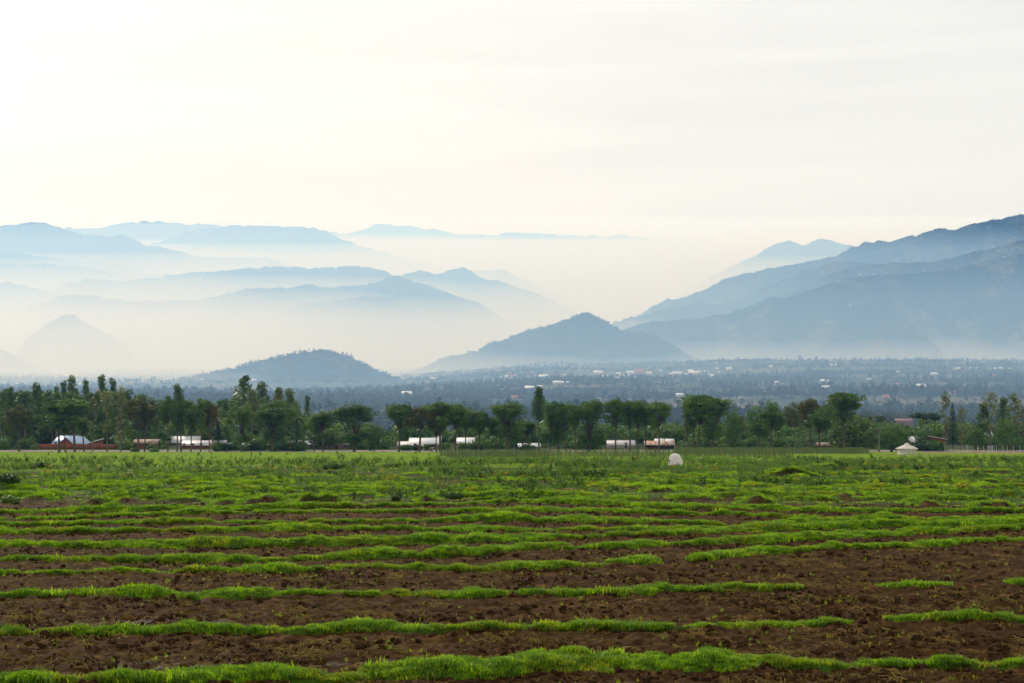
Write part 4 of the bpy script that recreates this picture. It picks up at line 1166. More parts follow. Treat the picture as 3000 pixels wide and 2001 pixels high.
# the brick compound on the left: main house with a brick gable in front, lean-to, garden wall
def brick_compound():
    D = 668.0
    h = house(149, 250, D + 4, 1322, 1299, 1276.5, "brick house with blue-white metal roof on the left", RF_BLUE, W_BRICK, "brick_house", "hip", 9.0,
              [("window", -5.2, 1.0, 1.3, 1.3)], 0.5)
    mb = MB(); wg, zg_, zp = 2.9, 1.6, 4.75     # projecting gable
    zo = h.location.z
    he = zw(1299, D) - zo
    i = 0
    mb.v += [(-wg, -3.4, -0.4), (wg, -3.4, -0.4), (wg, -3.4, he - 0.1), (0, -3.4, he + 2.45), (-wg, -3.4, he - 0.1), (-wg, 0.4, -0.4), (wg, 0.4, -0.4), (wg, 0.4, he - 0.1), (-wg, 0.4, he - 0.1)]; mb.n = 9
    mb.q += [(0, 1, 2, 4), (1, 6, 7, 2), (5, 0, 4, 8)]; mb.t += [(4, 2, 3)]
    g = obj("gable_wall", mb.mesh("gable_wall", W_BRICK), None, h)
    rb = MB()
    slab(rb, (-wg - 0.5, -3.8, he - 0.55), (0, -3.8, he + 2.62), (0, 3.4, he + 2.62), (-wg - 0.5, 3.4, he - 0.55), 0.08)
    slab(rb, (0.01, -3.8, he + 2.63), (wg + 0.5, -3.8, he - 0.55), (wg + 0.5, 3.4, he - 0.55), (0.01, 3.4, he + 2.63), 0.08)
    for p in rb.v: pass
    obj("gable_roof", rb.mesh("gable_roof", RF_BLUE), None, g)
    # lean-to with a single slanting roof
    xs0, xs1 = xw(255, D), xw(294, D); z0 = gz((xs0 + xs1) / 2, D)
    s = thing("lean_to_shed", "brick lean-to with slanting white roof beside the brick house", "shed", ((xs0 + xs1) / 2, D + 1, z0))
    w_ = (xs1 - xs0) / 2 - 0.3
    za, zb = zw(1298, D) - z0, zw(1287, D) - z0
    wb = MB(); wb.v += [(-w_, 0, -0.4), (w_, 0, -0.4), (w_, 4, -0.4), (-w_, 4, -0.4), (-w_, 0, za), (w_, 0, zb), (w_, 4, zb), (-w_, 4, za)]; wb.n = 8
    wb.q += [(0, 1, 5, 4), (1, 2, 6, 5), (2, 3, 7, 6), (3, 0, 4, 7)]
    obj("wall", wb.mesh("wall", W_BRICK), None, s)
    rb = MB(); slab(rb, (-w_ - 0.4, -0.5, za - 0.05), (w_ + 0.4, -0.5, zb + 0.12), (w_ + 0.4, 4.4, zb + 0.12), (-w_ - 0.4, 4.4, za - 0.05), 0.35)
    obj("roof", rb.mesh("roof", RF_WHITE), None, s)
    # garden wall
    x0, x1 = xw(112, D - 6), xw(340, D - 6); z0 = gz((x0 + x1) / 2, D - 6)
    gw = thing("garden_wall", "long red brick wall in front of the brick house", "wall", ((x0 + x1) / 2, D - 5.5, z0))
    hw = (x1 - x0) / 2; ht = 2.1
    for k in range(9):
        a = -hw + 2 * hw * k / 9.0; b = -hw + 2 * hw * (k + 1) / 9.0
        pm = MB(); pm.box(a + 0.16, b - 0.16, -0.12, 0.12, -0.5, ht + random.uniform(-0.12, 0.12))
        obj("panel", pm.mesh("panel", W_BRICK), None, gw)
        pm = MB(); pm.box(a - 0.155, a + 0.155, -0.18, 0.18, -0.5, ht + 0.15)
        obj("pillar", pm.mesh("pillar", W_BRICK), None, gw)
brick_compound()
house(387, 461, 668, 1318, 1299, 1287, "small brick shed with a tan rusty roof left of centre grove", RF_TAN, W_BRICK, "brick_shed", "mono", 4.5, [("door", 0.6, 0.0, 0.9, 1.9)], 0.3, "shed")
house(485, 586, 700, 1318, 1296, 1278, "white-roofed house behind the long brick shed", RF_WHITE, W_BRICK, "house", "gable", 8.0)
house(527, 612, 668, 1321, 1304.5, 1291, "long brick shed with pale roof and barred windows", RF_PINK, W_BRICK, "brick_shed", "mono", 6.0, [("window", -4.2, 1.0, 1.0, 1.0), ("window", -0.6, 1.0, 1.0, 1.0), ("window", 2.8, 1.0, 1.0, 1.0)], 0.35, "shed")
house(608, 662, 690, 1318, 1299, 1290, "pale roof showing over the left part of the dark hedge", RF_PINK, W_BRICK, "house", "gable", 6.0)
house(654, 722, 684, 1318, 1305, 1298.5, "low white roof half hidden behind the dark hedge", RF_WHITE, W_MUD, "house", "gable", 5.0)
house(847, 934, 676, 1320, 1302, 1290.5, "brick house with white roof at the right end of the hedge", RF_WHITE, W_BRICK, "brick_house", "gable", 6.0, [("door", 4.5, 0.0, 0.9, 1.9)])
house(957, 1027, 664, 1322, 1305, 1303, "flat-roofed mud house with small doorway under the yellow-green tree", RF_DARK, W_MUD, "mud_house", "mono", 6.0, [("door", -0.9, 0.0, 0.8, 1.7), ("window", 2.6, 0.9, 0.9, 0.6)], 0.25)
house(1197, 1292, 690, 1318, 1300, 1283, "long bright white roof behind the roadside shop", RF_WHITE, W_BRICK, "house", "gable", 9.0)
house(1264, 1293, 712, 1318, 1287, 1277.5, "small white roof peeping over the long white roof", RF_WHITE, W_PALE, "house", "gable", 5.0)
house(1163, 1241, 674, 1320, 1306, 1293.5, "low pinkish-roofed house left of the roadside shop", RF_PINK, W_BRICK, "house", "mono", 6.0, [("window", 2.0, 0.8, 0.9, 0.8)])
house(1334, 1397, 684, 1318, 1298, 1282, "white gabled roof above bushes right of the roadside shop", RF_WHITE, W_BRICK, "house", "gable", 9.0)
house(1514, 1584, 676, 1319, 1308, 1298.5, "white-roofed hut behind the trees left of the leafy column", RF_WHITE, W_PALE, "house", "gable", 5.0)
house(1662, 1702, 740, 1318, 1281, 1268, "greyish thatch-like roof behind the lone trunk", RF_TAN, W_PALE, "house", "hip", 8.0)
house(1778, 1862, 674, 1320, 1303, 1290, "house with pale grey roof left of the rusty-roofed house", RF_PINK, W_PALE, "house", "gable", 6.0, [("door", 2.0, 0.0, 0.9, 1.9)])

def rusty_house():
    D = 662.0
    h = house(1890, 1979, D, 1326, 1304, 1291.5, "dark-walled house with patchy rusty roof behind the bending person", RF_RUST, W_DARK, "rusty_roofed_house", "mono", 7.0)
    # lean-to on the left of the front wall
    mb = MB(); slab(mb, (-6.4, -2.2, 1.75), (-0.9, -2.2, 1.75), (-0.9, 0.0, 2.35), (-6.4, 0.0, 2.35), 0.08)
    obj("porch_roof", mb.mesh("porch_roof", RF_RUST), None, h)
    for x in (-6.1, -1.2):
        mb = MB(); mb.tube([(x, -2.05, -0.4), (x, -2.05, 1.72)], [0.07, 0.07], 6); obj("post", mb.mesh("post", WOOD), None, h)
    mb = MB(); mb.box(-6.0, -1.3, -0.9, -0.5, -0.4, 0.9); obj("porch_wall", mb.mesh("porch_wall", W_BRICK), None, h)
    mb = MB(); mb.tube([(5.85, -0.3, -0.4), (5.85, -0.3, 3.0)], [0.12, 0.12], 6); obj("post", mb.mesh("post", W_PALE), None, h)
    # two ring-shaped painted marks on the front wall
    for (x, mat) in ((2.3, CREAM), (4.4, W_PINK)):
        mb = MB()
        pts = [(x + 0.42 * math.cos(a), -0.03, 1.55 + 0.42 * math.sin(a)) for a in np.linspace(0, 2 * math.pi, 17)]
        mb.tube(pts, [0.05] * 17, 4)
        mb.tube([(x, -0.03, 1.2), (x, -0.03, 1.9)], [0.045, 0.045], 4)
        obj("painted_ring", mb.mesh("painted_ring", mat), None, h)
rusty_house()
house(1918, 1948, 690, 1322, 1293, 1285.5, "little white roof above the middle of the rusty roof", RF_WHITE, W_PALE, "house", "gable", 4.0)
house(1950, 1976, 692, 1322, 1293, 1286, "little zigzag white roof above the right of the rusty roof", RF_WHITE, W_PALE, "house", "gable", 4.0)
house(2105, 2190, 676, 1320, 1307, 1293, "half-hidden house with rust-stained white roof among dark trees", RF_RUST, W_BRICK, "house", "gable", 6.0)
house(2393, 2434, 664, 1322, 1305, 1296, "small brick hut beside banana plants under the great umbrella tree", RF_TAN, W_BRICK, "brick_hut", "gable", 4.5, [("door", 0.3, 0.0, 0.8, 1.7)], 0.25, "hut")
house(2664, 2716, 700, 1312, 1294, 1279, "white-roofed house left of the slanting brick shed", RF_WHITE, W_BRICK, "house", "gable", 6.0)
def slant_shed():
    D = 690.0
    x0, x1 = xw(2718, D), xw(2776, D); z0 = gz((x0 + x1) / 2, D)
    s = thing("brick_shed", "brick shed whose long roof slants down to the right", "shed", ((x0 + x1) / 2, D, z0))
    w_ = (x1 - x0) / 2; za, zb = zw(1277.5, D) - z0, zw(1288, D) - z0
    wb = MB(); wb.v += [(-w_, 0, -0.4), (w_, 0, -0.4), (w_, 6, -0.4), (-w_, 6, -0.4), (-w_, 0, za), (w_, 0, zb), (w_, 6, zb), (-w_, 6, za)]; wb.n = 8
    wb.q += [(0, 1, 5, 4), (1, 2, 6, 5), (2, 3, 7, 6), (3, 0, 4, 7)]
    obj("wall", wb.mesh("wall", W_BRICK), None, s)
    rb = MB(); slab(rb, (-w_ - 0.4, -0.5, za + 0.18), (w_ + 0.4, -0.5, zb + 0.1), (w_ + 0.4, 6.4, zb + 0.1), (-w_ - 0.4, 6.4, za + 0.18), 0.14)
    obj("roof", rb.mesh("roof", RF_WHITE), None, s)
slant_shed()
house(2625, 2677, 1180, 1240, 1234, 1226, "far reddish farm building beyond the tan field", RF_FARM, W_MUD, "farm_building", "gable", 10.0, [("window", -3.0, 1.2, 1.2, 1.2), ("window", 2.0, 1.2, 1.2, 1.2)], 0.4, "building")
house(2850, 2880, 720, 1300, 1284, 1264, "white roof behind dark leaves left of the gate oak", RF_WHITE, W_PALE, "house", "gable", 6.0)
house(2878, 2912, 725, 1300, 1280, 1257, "white roof behind dark leaves right of its twin", RF_WHITE, W_PALE, "house", "gable", 6.0)

def shop():
    D = 660.0
    x0, x1 = xw(1250, D), xw(1277, D); z0 = gz((x0 + x1) / 2, D)
    s = thing("roadside_shop", "little dark roadside shop with a white sign over its counter", "shop", ((x0 + x1) / 2, D, z0))
    w_ = (x1 - x0) / 2; H = zw(1303, D) - z0
    mb = MB(); mb.box(-w_, w_, 0, 3.5, -0.4, H); obj("wall", mb.mesh("wall", W_MUD), None, s)
    mb = MB(); slab(mb, (-w_ - 0.4, -0.8, H + 0.05), (w_ + 0.4, -0.8, H + 0.05), (w_ + 0.4, 3.9, H + 0.4), (-w_ - 0.4, 3.9, H + 0.4), 0.1); obj("roof", mb.mesh("roof", RF_DARK), None, s)
    mb = MB(); mb.box(-0.75, 0.85, -0.06, 0.03, 0.75, 1.75); o = obj("counter_opening", mb.mesh("counter_opening", DARKIN), None, s)
    mb = MB(); mb.box(-0.85, 0.95, -0.35, -0.065, 0.68, 0.745); obj("ledge", mb.mesh("ledge", WOOD), None, o)
    mb = MB(); mb.box(-0.35, 0.45, -0.12, -0.07, H - 0.5, H - 0.12); obj("sign_board", mb.mesh("sign_board", CREAM), None, s)
    mb = MB(); mb.box(-w_ + 0.08, -w_ + 0.5, -0.06, -0.01, 1.1, 1.75); obj("poster", mb.mesh("poster", W_PINK), None, s)
shop()

# ------------------------------------------------------------------ round hut, fence, gate on the right
def round_hut():
    D = 385.0; px = 2657
    x = xw(px, D); z0 = gz(x, D)
    t = thing("round_hut", "cream round hut with tiered conical roof standing in the weeds", "hut", (x, D, z0))
    Rr = 65 / F * D / 2; rw = Rr * 0.84
    ze = zw(1314.0, D) - z0; zt = zw(1303, D) - z0; zc = zw(1297.5, D) - z0
    def lathe(prof, n=40, j=0.0):
        mb = MB()
        for (r, z) in prof:
            mb.v += [((r + j * random.uniform(-1, 1)) * math.cos(2 * math.pi * k / n), (r + j * random.uniform(-1, 1)) * math.sin(2 * math.pi * k / n), z + j * random.uniform(-1, 1)) for k in range(n)]
        mb.n = n * len(prof)
        for a in range(len(prof) - 1):
            for k in range(n): mb.q.append((a * n + k, a * n + (k + 1) % n, (a + 1) * n + (k + 1) % n, (a + 1) * n + k))
        return mb
    thm = m_plain("roof_thatch_pale", (0.74, 0.66, 0.57), (0.60, 0.52, 0.44), 0.95, 3.0, 0.1, bump=0.6)
    r = obj("roof", lathe([(Rr * 0.98, ze - 0.14), (Rr * 1.02, ze - 0.02), (Rr * 0.72, ze + (zt - ze) * 0.35), (Rr * 0.45, ze + (zt - ze) * 0.68), (Rr * 0.2, zt + 0.02)], 44, 0.02).mesh("roof", thm), None, t)
    obj("roof_cap", lathe([(Rr * 0.26, zt - 0.08), (Rr * 0.255, zt + 0.06), (Rr * 0.12, zc - 0.06), (0.01, zc)], 28).mesh("roof_cap", thm), None, r)
    # wall panels all round except the openings to the right of front
    n = 22
    for k in range(n):
        a0 = math.radians(180 + 360.0 * k / n); a1 = math.radians(180 + 360.0 * (k + 1) / n)
        front = 180 + 360.0 * (k + 0.5) / n
        if not (178 < front % 360 < 258 or 318 < front % 360 < 336): continue
        mb = MB(); pts = []
        for a, rr in ((a0, rw), (a1, rw), (a1, rw - 0.1), (a0, rw - 0.1)): pts.append((rr * math.cos(a), rr * math.sin(a)))
        i = mb.n
        mb.v += [(p[0], p[1], -0.4) for p in pts] + [(p[0], p[1], ze + 0.1) for p in pts]; mb.n += 8
        mb.q += [(i, i + 1, i + 5, i + 4), (i + 1, i + 2, i + 6, i + 5), (i + 2, i + 3, i + 7, i + 6), (i + 3, i, i + 4, i + 7)]
        obj("wall_panel", mb.mesh("wall_panel", CREAM), None, t)
    for deg in (268, 283, 299, 316, 334):
        a = math.radians(deg); mb = MB()
        mb.tube([(rw * math.cos(a), rw * math.sin(a), -0.4), (rw * math.cos(a), rw * math.sin(a), ze + 0.1)], [0.1, 0.1], 8)
        obj("post", mb.mesh("post", CREAM), None, t)
    mb = MB()
    mb.v += [(rw * 0.96 * math.cos(2 * math.pi * k / 24), rw * 0.96 * math.sin(2 * math.pi * k / 24), 0.06) for k in range(24)]; mb.n = 24
    me = bpy.data.meshes.new("floor_slab"); me.from_pydata(mb.v, [], [tuple(range(24))]); me.materials.append(W_PALE)
    obj("floor_slab", me, None, t)
round_hut()

M_POST = m_plain("post_white", (0.72, 0.71, 0.68), (0.60, 0.58, 0.55), 0.7, 2.0, 0.3)
def fence():
    cols = [(2768, 612), (2773.5, 620), (2778, 626), (2784, 608), (2789, 616), (2795, 630), (2801, 606), (2806, 620), (2812, 628), (2819, 612), (2824, 622), (2830, 634), (2833, 606), (2836, 612), (2841, 620), (2848, 628), (2865, 606), (2882, 628), (2913, 624), (2920, 618), (2938, 606), (2951, 626), (2969, 606), (2988, 624), (3040, 606), (3100, 606)]
    x, D = xw(2880, 612), 612.0
    z0 = gz(x, D)
    t = thing("security_fence", "white-posted wire fence with bent tops around the stubble field", "fence", (x, D, z0))
    post = MB(); post.tube([(0, 0, -0.5), (0, 0, 2.35)], [0.055, 0.05], 6); post.tube([(0, 0, 2.3), (-0.35, 0, 2.9)], [0.045, 0.04], 6)
    pm = post.mesh("post", M_POST)
    tops = []
    for (px, d) in cols:
        xx = xw(px, d); zz = gz(xx, d)
        o = obj("post", pm, None, t); o.location = (xx - x, d - D, zz - z0)
        tops.append((xx - x, d - D, zz - z0, d))
    wm = m_plain("fence_wire", (0.35, 0.35, 0.34), None, 0.5, 2.0, 0.4)
    run = [p for p in tops if p[3] <= 612]
    for hgt in (0.5, 1.1, 1.7, 2.25):
        mb = MB(); mb.tube([(p[0], p[1], p[2] + hgt) for p in run], [0.012] * len(run), 3)
        obj("wire", mb.mesh("wire", wm), None, t)
    mb = MB(); mb.box(0, 0.55, -0.02, 0.02, 0, 0.45)
    s = obj("sign_plate", mb.mesh("sign_plate", CREAM), None, t); p = tops[16]; s.location = (p[0] - 0.28, p[1] - 0.09, p[2] + 1.35)
fence()
def gate():
    D = 610.0; x0, x1 = xw(2895, D), xw(2907, D); z0 = gz(x0, D)
    t = thing("gate", "white barred gate in the fence under the pale silky oak", "gate", ((x0 + x1) / 2, D, z0))
    w_ = (x1 - x0) / 2
    for s in (-1, 1):
        mb = MB(); mb.tube([(s * w_, 0, -0.5), (s * w_, 0, 2.7)], [0.1, 0.1], 6); obj("post", mb.mesh("post", M_POST), None, t)
    for zz in (0.25, 2.35):
        mb = MB(); mb.tube([(-w_ + 0.1, 0, zz), (w_ - 0.1, 0, zz)], [0.05, 0.05], 5); obj("rail", mb.mesh("rail", M_POST), None, t)
    for k in range(5):
        xx = -w_ + 2 * w_ * (k + 1) / 6.0
        mb = MB(); mb.tube([(xx, 0, 0.3), (xx, 0, 2.3)], [0.03, 0.03], 5); obj("bar", mb.mesh("bar", M_POST), None, t)
gate()
def low_wall():
    D = 636.0; x0, x1 = xw(2018, D), xw(2080, D); z0 = gz((x0 + x1) / 2, D)
    mb = MB(); mb.box(-(x1 - x0) / 2, (x1 - x0) / 2, 0, 0.4, -0.5, 0.95)
    t = thing("low_wall", "low pale wall by the road under the triple umbrella clump", "wall", ((x0 + x1) / 2, D, z0))
    obj("wall_body", mb.mesh("wall_body", W_MUD), None, t)
    mb = MB(); mb.box(-(x1 - x0) / 2 - 0.1, (x1 - x0) / 2 + 0.1, -0.1, 0.5, 0.953, 1.15); obj("coping", mb.mesh("coping", CREAM), None, t)
low_wall()
def pole():
    D = 632.0; x = xw(2049, D); z0 = gz(x, D)
    mb = MB(); mb.tube([(0, 0, -0.6), (0, 0, zw(1258, D) - z0)], [0.13, 0.09], 7)
    t = thing("utility_pole", "thin pale pole standing among the triple umbrella clump", "pole", (x, D, z0))
    obj("shaft", mb.mesh("shaft", M_BARKP), None, t)
    mb = MB(); mb.box(-0.7, 0.7, -0.06, 0.06, zw(1262, D) - z0, zw(1261, D) - z0); obj("crossarm", mb.mesh("crossarm", WOOD), None, t)
pole()

# ------------------------------------------------------------------ houses of the village on the plain and tiny roofs on the mountain
def small_house_mesh(roofm, wallm):
    wb = MB(); wb.box(-0.5, 0.5, -0.35, 0.35, -0.2, 0.28)
    rb = MB()
    slab(rb, (-0.56, -0.42, 0.26), (0.56, -0.42, 0.26), (0.5, 0, 0.52), (-0.5, 0, 0.52), 0.02)
    slab(rb, (0.56, 0.42, 0.26), (-0.56, 0.42, 0.26), (-0.5, 0.002, 0.522), (0.5, 0.002, 0.522), 0.02)
    return wb.mesh("wall", wallm), rb.mesh("roof", roofm)
SMH = {"w": small_house_mesh(RF_WHITE, W_PALE), "r": small_house_mesh(RF_RED, W_PINK), "k": small_house_mesh(RF_PINK, W_PINK)}
VILLAGE = [(1485,1100,"w",9,"leftmost little white roof of the far village"),(1506,1100,"r",14,"first red roof from the left in the far village"),(1512,1106,"w",12,"white-walled house under the first red village roof"),
 (1553,1104,"w",16,"white village house left of the second red roof"),(1569,1101,"r",14,"second red roof from the left in the far village"),(1592,1105,"w",26,"long white village roof right of the second red one"),
 (1622,1101,"r",14,"left of two joined red roofs in the far village"),(1640,1101,"r",16,"right of two joined red roofs in the far village"),(1655,1096,"w",6,"tiny white roof beside the joined red roofs"),
 (1752,1094,"w",26,"lone long white roof in the middle of the far village"),(1732,1106,"w",4,"tiny white speck of a house below the lone long roof"),(1812,1094,"w",14,"pale greenish-white roof left of the big red hall"),(1846,1093,"w",22,"white roof touching the left of the big red hall"),
 (1871,1090,"r",26,"big dark red hall roof in the far village"),(1902,1094,"w",16,"white roof just right of the big red hall"),(1832,1105,"k",24,"pink-roofed house below the big red hall"),(1868,1107,"k",18,"pale pink house below right of the big red hall"),
 (1968,1096,"w",14,"first white roof of the right village row"),(1986,1092,"w",12,"upper white roof of the right village row"),(1985,1098,"k",30,"long pale pink roof in the right village row"),(2006,1097,"w",14,"middle white roof of the right village row"),
 (2036,1098,"k",34,"longest pinkish roof in the right village row"),(2068,1088,"w",12,"upper right white roof of the right village row"),(2072,1096,"w",14,"last white roof of the right village row"),(2041,1112,"r",16,"red roof sitting below the right village row"),
 (2105,1089,"w",7,"small white roof alone right of the village"),(2803,1080,"w",16,"white gabled house left of the far red pair"),(2822,1080,"r",16,"red-roofed far house on the right of the plain"),(2838,1077,"k",12,"pinkish roof right of the far red house"),
 (2861,1076,"w",6,"tiny white roof past the pinkish one on the right"),(2911,1079,"w",14,"white roof left of a pair on the far right plain"),(2929,1078,"w",14,"white roof right of a pair on the far right plain"),(2958,1078,"w",9,"small white roof near the right edge of the plain"),
 (2548,1110,"w",14,"low white roof in a clearing on the right plain"),(2638,1091,"w",9,"white roof above the clearing on the right plain"),(2604,1110,"w",6,"tiny roof right of the clearing roof"),(2170,1168,"w",14,"white roof among dark trees in front of the village"),
 (1755,1173,"w",6,"tiny white roof between treetops in the middle"),(960,1136,"w",10,"white roof in the woods below the low hill"),(632,1115,"w",8,"white roof over the trees left of the pointed eucalyptus"),(563,1119,"w",6,"small white roof above the trees near the left grove"),
 (60,1160,"w",18,"white roof in the gap at the far left"),(85,1149,"k",14,"pale pink roof in the gap at the far left"),(45,1136,"w",6,"upper tiny white roof in the far left gap"),(88,1135,"w",5,"second tiny white roof in the far left gap"),(139,1132,"k",16,"reddish roof between the left eucalyptus tops"),
 (377,1158,"r",14,"salmon roof seen right of the tall silky oak, left one"),(388,1157,"w",10,"white roof between two salmon roofs"),(410,1160,"r",20,"larger salmon roof right of the white one"),(440,1168,"k",22,"pale salmon roof furthest right of the salmon group")]
for (px, py, kd, wpx, lab) in VILLAGE:
    # distance from where the sight line meets the plain
    ys = np.linspace(1200, 7000, 600)
    xs = xw(px, ys); gap = zw(py, ys) - zbase(xs, ys) - 3.0
    k = int(np.argmax(gap < 0)) if (gap < 0).any() else 300
    D = float(np.clip(ys[k] if (gap < 0).any() else 3800, 2400, 4600))
    x = xw(px, D); s = max(wpx / F * D, 6.0)
    z = float(zbase(x, D)); zt = zw(py, D)
    t = thing("village_house", lab, "house", (x, D, max(z, zt - 0.45 * s)), "houses of the far village", random.uniform(-0.3, 0.3), (s, s * 0.8, s * 0.8))
    a, b = SMH[kd]
    obj("wall", a, None, t); obj("roof", b, None, t)
for k in range(46):     # single roofs scattered through the woods of the plain
    px = random.uniform(1050, 2980) if k % 4 else random.uniform(30, 1000)
    D = random.uniform(2300, 4800); x = xw(px, D); s = random.uniform(9, 18)
    t = thing("plain_house", "tiny pale roof scattered singly among the woods of the plain", "house", (x, D, float(zbase(x, D)) + 3.0), "single roofs in the plain", random.uniform(-0.5, 0.5), (s, s * 0.7, s * 0.8))
    a, b = SMH[random.choice("wwwkr")]
    obj("wall", a, None, t); obj("roof", b, None, t)
tinyw = small_house_mesh(RF_WHITE, W_PALE)
for k in range(46):
    nm = random.choice(["mountain_shoulder"] * 4 + ["mountain"] * 3 + ["mountain_spur"])
    G = HILL_PTS[nm]; nr, nc, _ = G.shape
    for _ in range(30):
        i = int(nr / 2 - 1 - random.random() ** 1.2 * nr * 0.22); j = random.randrange(nc)
        p = G[i, j]; px = CX + p[0] / p[1] * F
        if 2150 < px < 3040 and p[2] > 120: break
    s = random.uniform(6, 12)
    t = thing("mountain_house", "tiny white-roofed house scattered high on the right mountain", "house", (float(p[0]), float(p[1]), float(p[2]) + 1.5), "tiny houses on the right mountain", random.uniform(-0.5, 0.5), (s, s * 0.7, s * 0.7))
    obj("wall", tinyw[0], None, t); obj("roof", tinyw[1], None, t)

# ------------------------------------------------------------------ turf, clods, straw and weeds of the field
G_TURF = m_leaf("grass_turf", (0.145, 0.325, 0.009), (0.43, 0.57, 0.020), 0.52, 0.5, 1.6, dry=(0.36, 0.33, 0.03))
G_MEADOW = m_leaf("grass_meadow", (0.20, 0.315, 0.045), (0.33, 0.42, 0.08), 0.5, 0.6, 0.08)
G_WEED = m_leaf("weed_leaf", (0.075, 0.175, 0.020), (0.17, 0.275, 0.038), 0.45, 0.5, 0.12)
G_WEED2 = m_leaf("weed_leaf_grey", (0.095, 0.165, 0.05), (0.16, 0.225, 0.07), 0.4, 0.5, 0.12)
G_DARK = m_leaf("weed_dark", (0.028, 0.062, 0.012), (0.055, 0.10, 0.02), 0.3, 0.5, 0.2)
G_STRAW = m_leaf("dry_straw", (0.10, 0.066, 0.014), (0.30, 0.19, 0.05), 0.2, 0.9, 1.0, dry=(0.12, 0.15, 0.015))
G_FLOWER = m_plain("yellow_flower", (0.55, 0.34, 0.02), (0.45, 0.25, 0.02), 0.8, 3.0, 0.1)
G_CLOD = m_plain("soil_clod", (0.060, 0.030, 0.010), (0.024, 0.012, 0.005), 0.95, 9.0, 0.04, bump=0.6)

def tuft(seed, blades, h, spread, wd, bend=0.5):
    rd = random.Random(seed); mb = MB()
    for _ in range(blades):
        a = rd.uniform(0, 6.283); r = spread * math.sqrt(rd.random()); hh = h * rd.uniform(0.55, 1.15)
        x, y = r * math.cos(a), r * math.sin(a)
        b = rd.uniform(0, 6.283); dx, dy = math.cos(b), math.sin(b); w_ = wd * rd.uniform(0.7, 1.2)
        bx, by = dx * bend * hh * rd.random(), dy * bend * hh * rd.random()
        px_, py_ = -dy * w_, dx * w_
        i = mb.n
        mb.v += [(x - px_, y - py_, -0.01), (x + px_, y + py_, -0.01), (x + px_ * .8 + bx * .35, y + py_ * .8 + by * .35, hh * .6), (x - px_ * .8 + bx * .35, y - py_ * .8 + by * .35, hh * .6), (x + bx, y + by, hh)]
        mb.n += 5
        mb.q.append((i, i + 1, i + 2, i + 3)); mb.t.append((i + 3, i + 2, i + 4))
    return mb
TUFT = [proto_obj("grass_tuft", tuft(100 + k, 26, 0.055, 0.075, 0.0045, 1.0).mesh("grass_tuft", G_TURF if k < 4 else G_WEED)) for k in range(6)]
def clod_mesh(seed, mat):
    rs = np.random.default_rng(seed); import bmesh
    bm = bmesh.new(); bmesh.ops.create_icosphere(bm, subdivisions=2, radius=1.0)
    ph = rs.random((4, 3)) * 6.28
    for v in bm.verts:
        c = v.co; f = 1.0
        for k in range(4): f += 0.14 * math.sin(c.x * (2 + k) + ph[k, 0]) * math.cos(c.y * (2 + k) + ph[k, 1]) + 0.06 * math.sin(c.z * 5 + ph[k, 2]) + rs.normal() * 0.025
        v.co = Vector((c.x, c.y, c.z * 0.7)) * f
    me = bpy.data.meshes.new("clod"); bm.to_mesh(me); bm.free(); me.materials.append(mat)
    return me
CLOD = [proto_obj("clod", clod_mesh(200 + k, G_CLOD)) for k in range(4)]
def straw_mesh(seed):
    rd = random.Random(seed); mb = MB()
    for _ in range(7):
        a = rd.uniform(0, 6.28); l = rd.uniform(0.10, 0.26); x, y = rd.uniform(-.1, .1), rd.uniform(-.1, .1)
        dx, dy = math.cos(a), math.sin(a); z0, z1, z2 = rd.uniform(0.01, .04), rd.uniform(.03, .09), rd.uniform(0.01, .07); w_ = 0.005
        q = rd.uniform(-.4, .4); ex, ey = math.cos(a + q), math.sin(a + q)
        p0 = (x, y, z0); p1 = (x + dx * l * .5, y + dy * l * .5, z1); p2 = (x + dx * l * .5 + ex * l * .5, y + dy * l * .5 + ey * l * .5, z2)
        i = mb.n
        for p in (p0, p1, p2): mb.v += [(p[0] - dy * w_, p[1] + dx * w_, p[2]), (p[0] + dy * w_, p[1] - dx * w_, p[2] + w_)]
        mb.n += 6; mb.q += [(i, i + 1, i + 3, i + 2), (i + 2, i + 3, i + 5, i + 4)]
    return proto_obj("straw", mb.mesh("straw", G_STRAW))
STRAW = [straw_mesh(300 + k) for k in range(4)]

def fan(n, d0, d1, p=0.0, half=0.40):
    """random ground spots, thinning with distance; p = 0 gives equal numbers per metre of depth"""
    u = rng.random(n)
    y = (d0 ** (1 - p) + u * (d1 ** (1 - p) - d0 ** (1 - p))) ** (1 / (1 - p)) if p != 1 else d0 * (d1 / d0) ** u
    return (rng.random(n) * 2 - 1) * (half * y + 6), y

def turf_points():
    X, Y = [], []
    for b in BK:
        if b.cut: continue
        x0, x1 = b.x[0], b.x[-1]
        lim = 0.40 * b.y.mean() + 9
        x0, x1 = max(x0, -lim), min(x1, lim)
        if x1 <= x0: continue
        ym = b.y.mean(); dens = 620.0 * min(1.0, (30.0 / ym) ** 1.0)
        n = int((x1 - x0) * 1.35 * dens)
        x = x0 + rng.random(n) * (x1 - x0)
        wd = np.interp(x, b.x, b.w)
        X.append(x); Y.append(np.interp(x, b.x, b.y) + (-0.25 + 2.6 * rng.random(n)) * wd)
    for b in BK:
        if not b.cut: continue
        n = int((b.x[-1] - b.x[0]) * 1.3 * 110)
        x = b.x[0] + rng.random(n) * (b.x[-1] - b.x[0])
        X.append(x); Y.append(np.interp(x, b.x, b.y) + (0.2 + 3.3 * rng.random(n)) * np.interp(x, b.x, b.w))
    x, y = np.concatenate(X), np.concatenate(Y)
    z, g, cut, bare = ground(x, y)
    k = (g > 0.25 + 0.5 * rng.random(len(x))) & (cut < 0.5)
    return x[k], y[k], z[k]
tx, ty, tz = turf_points()
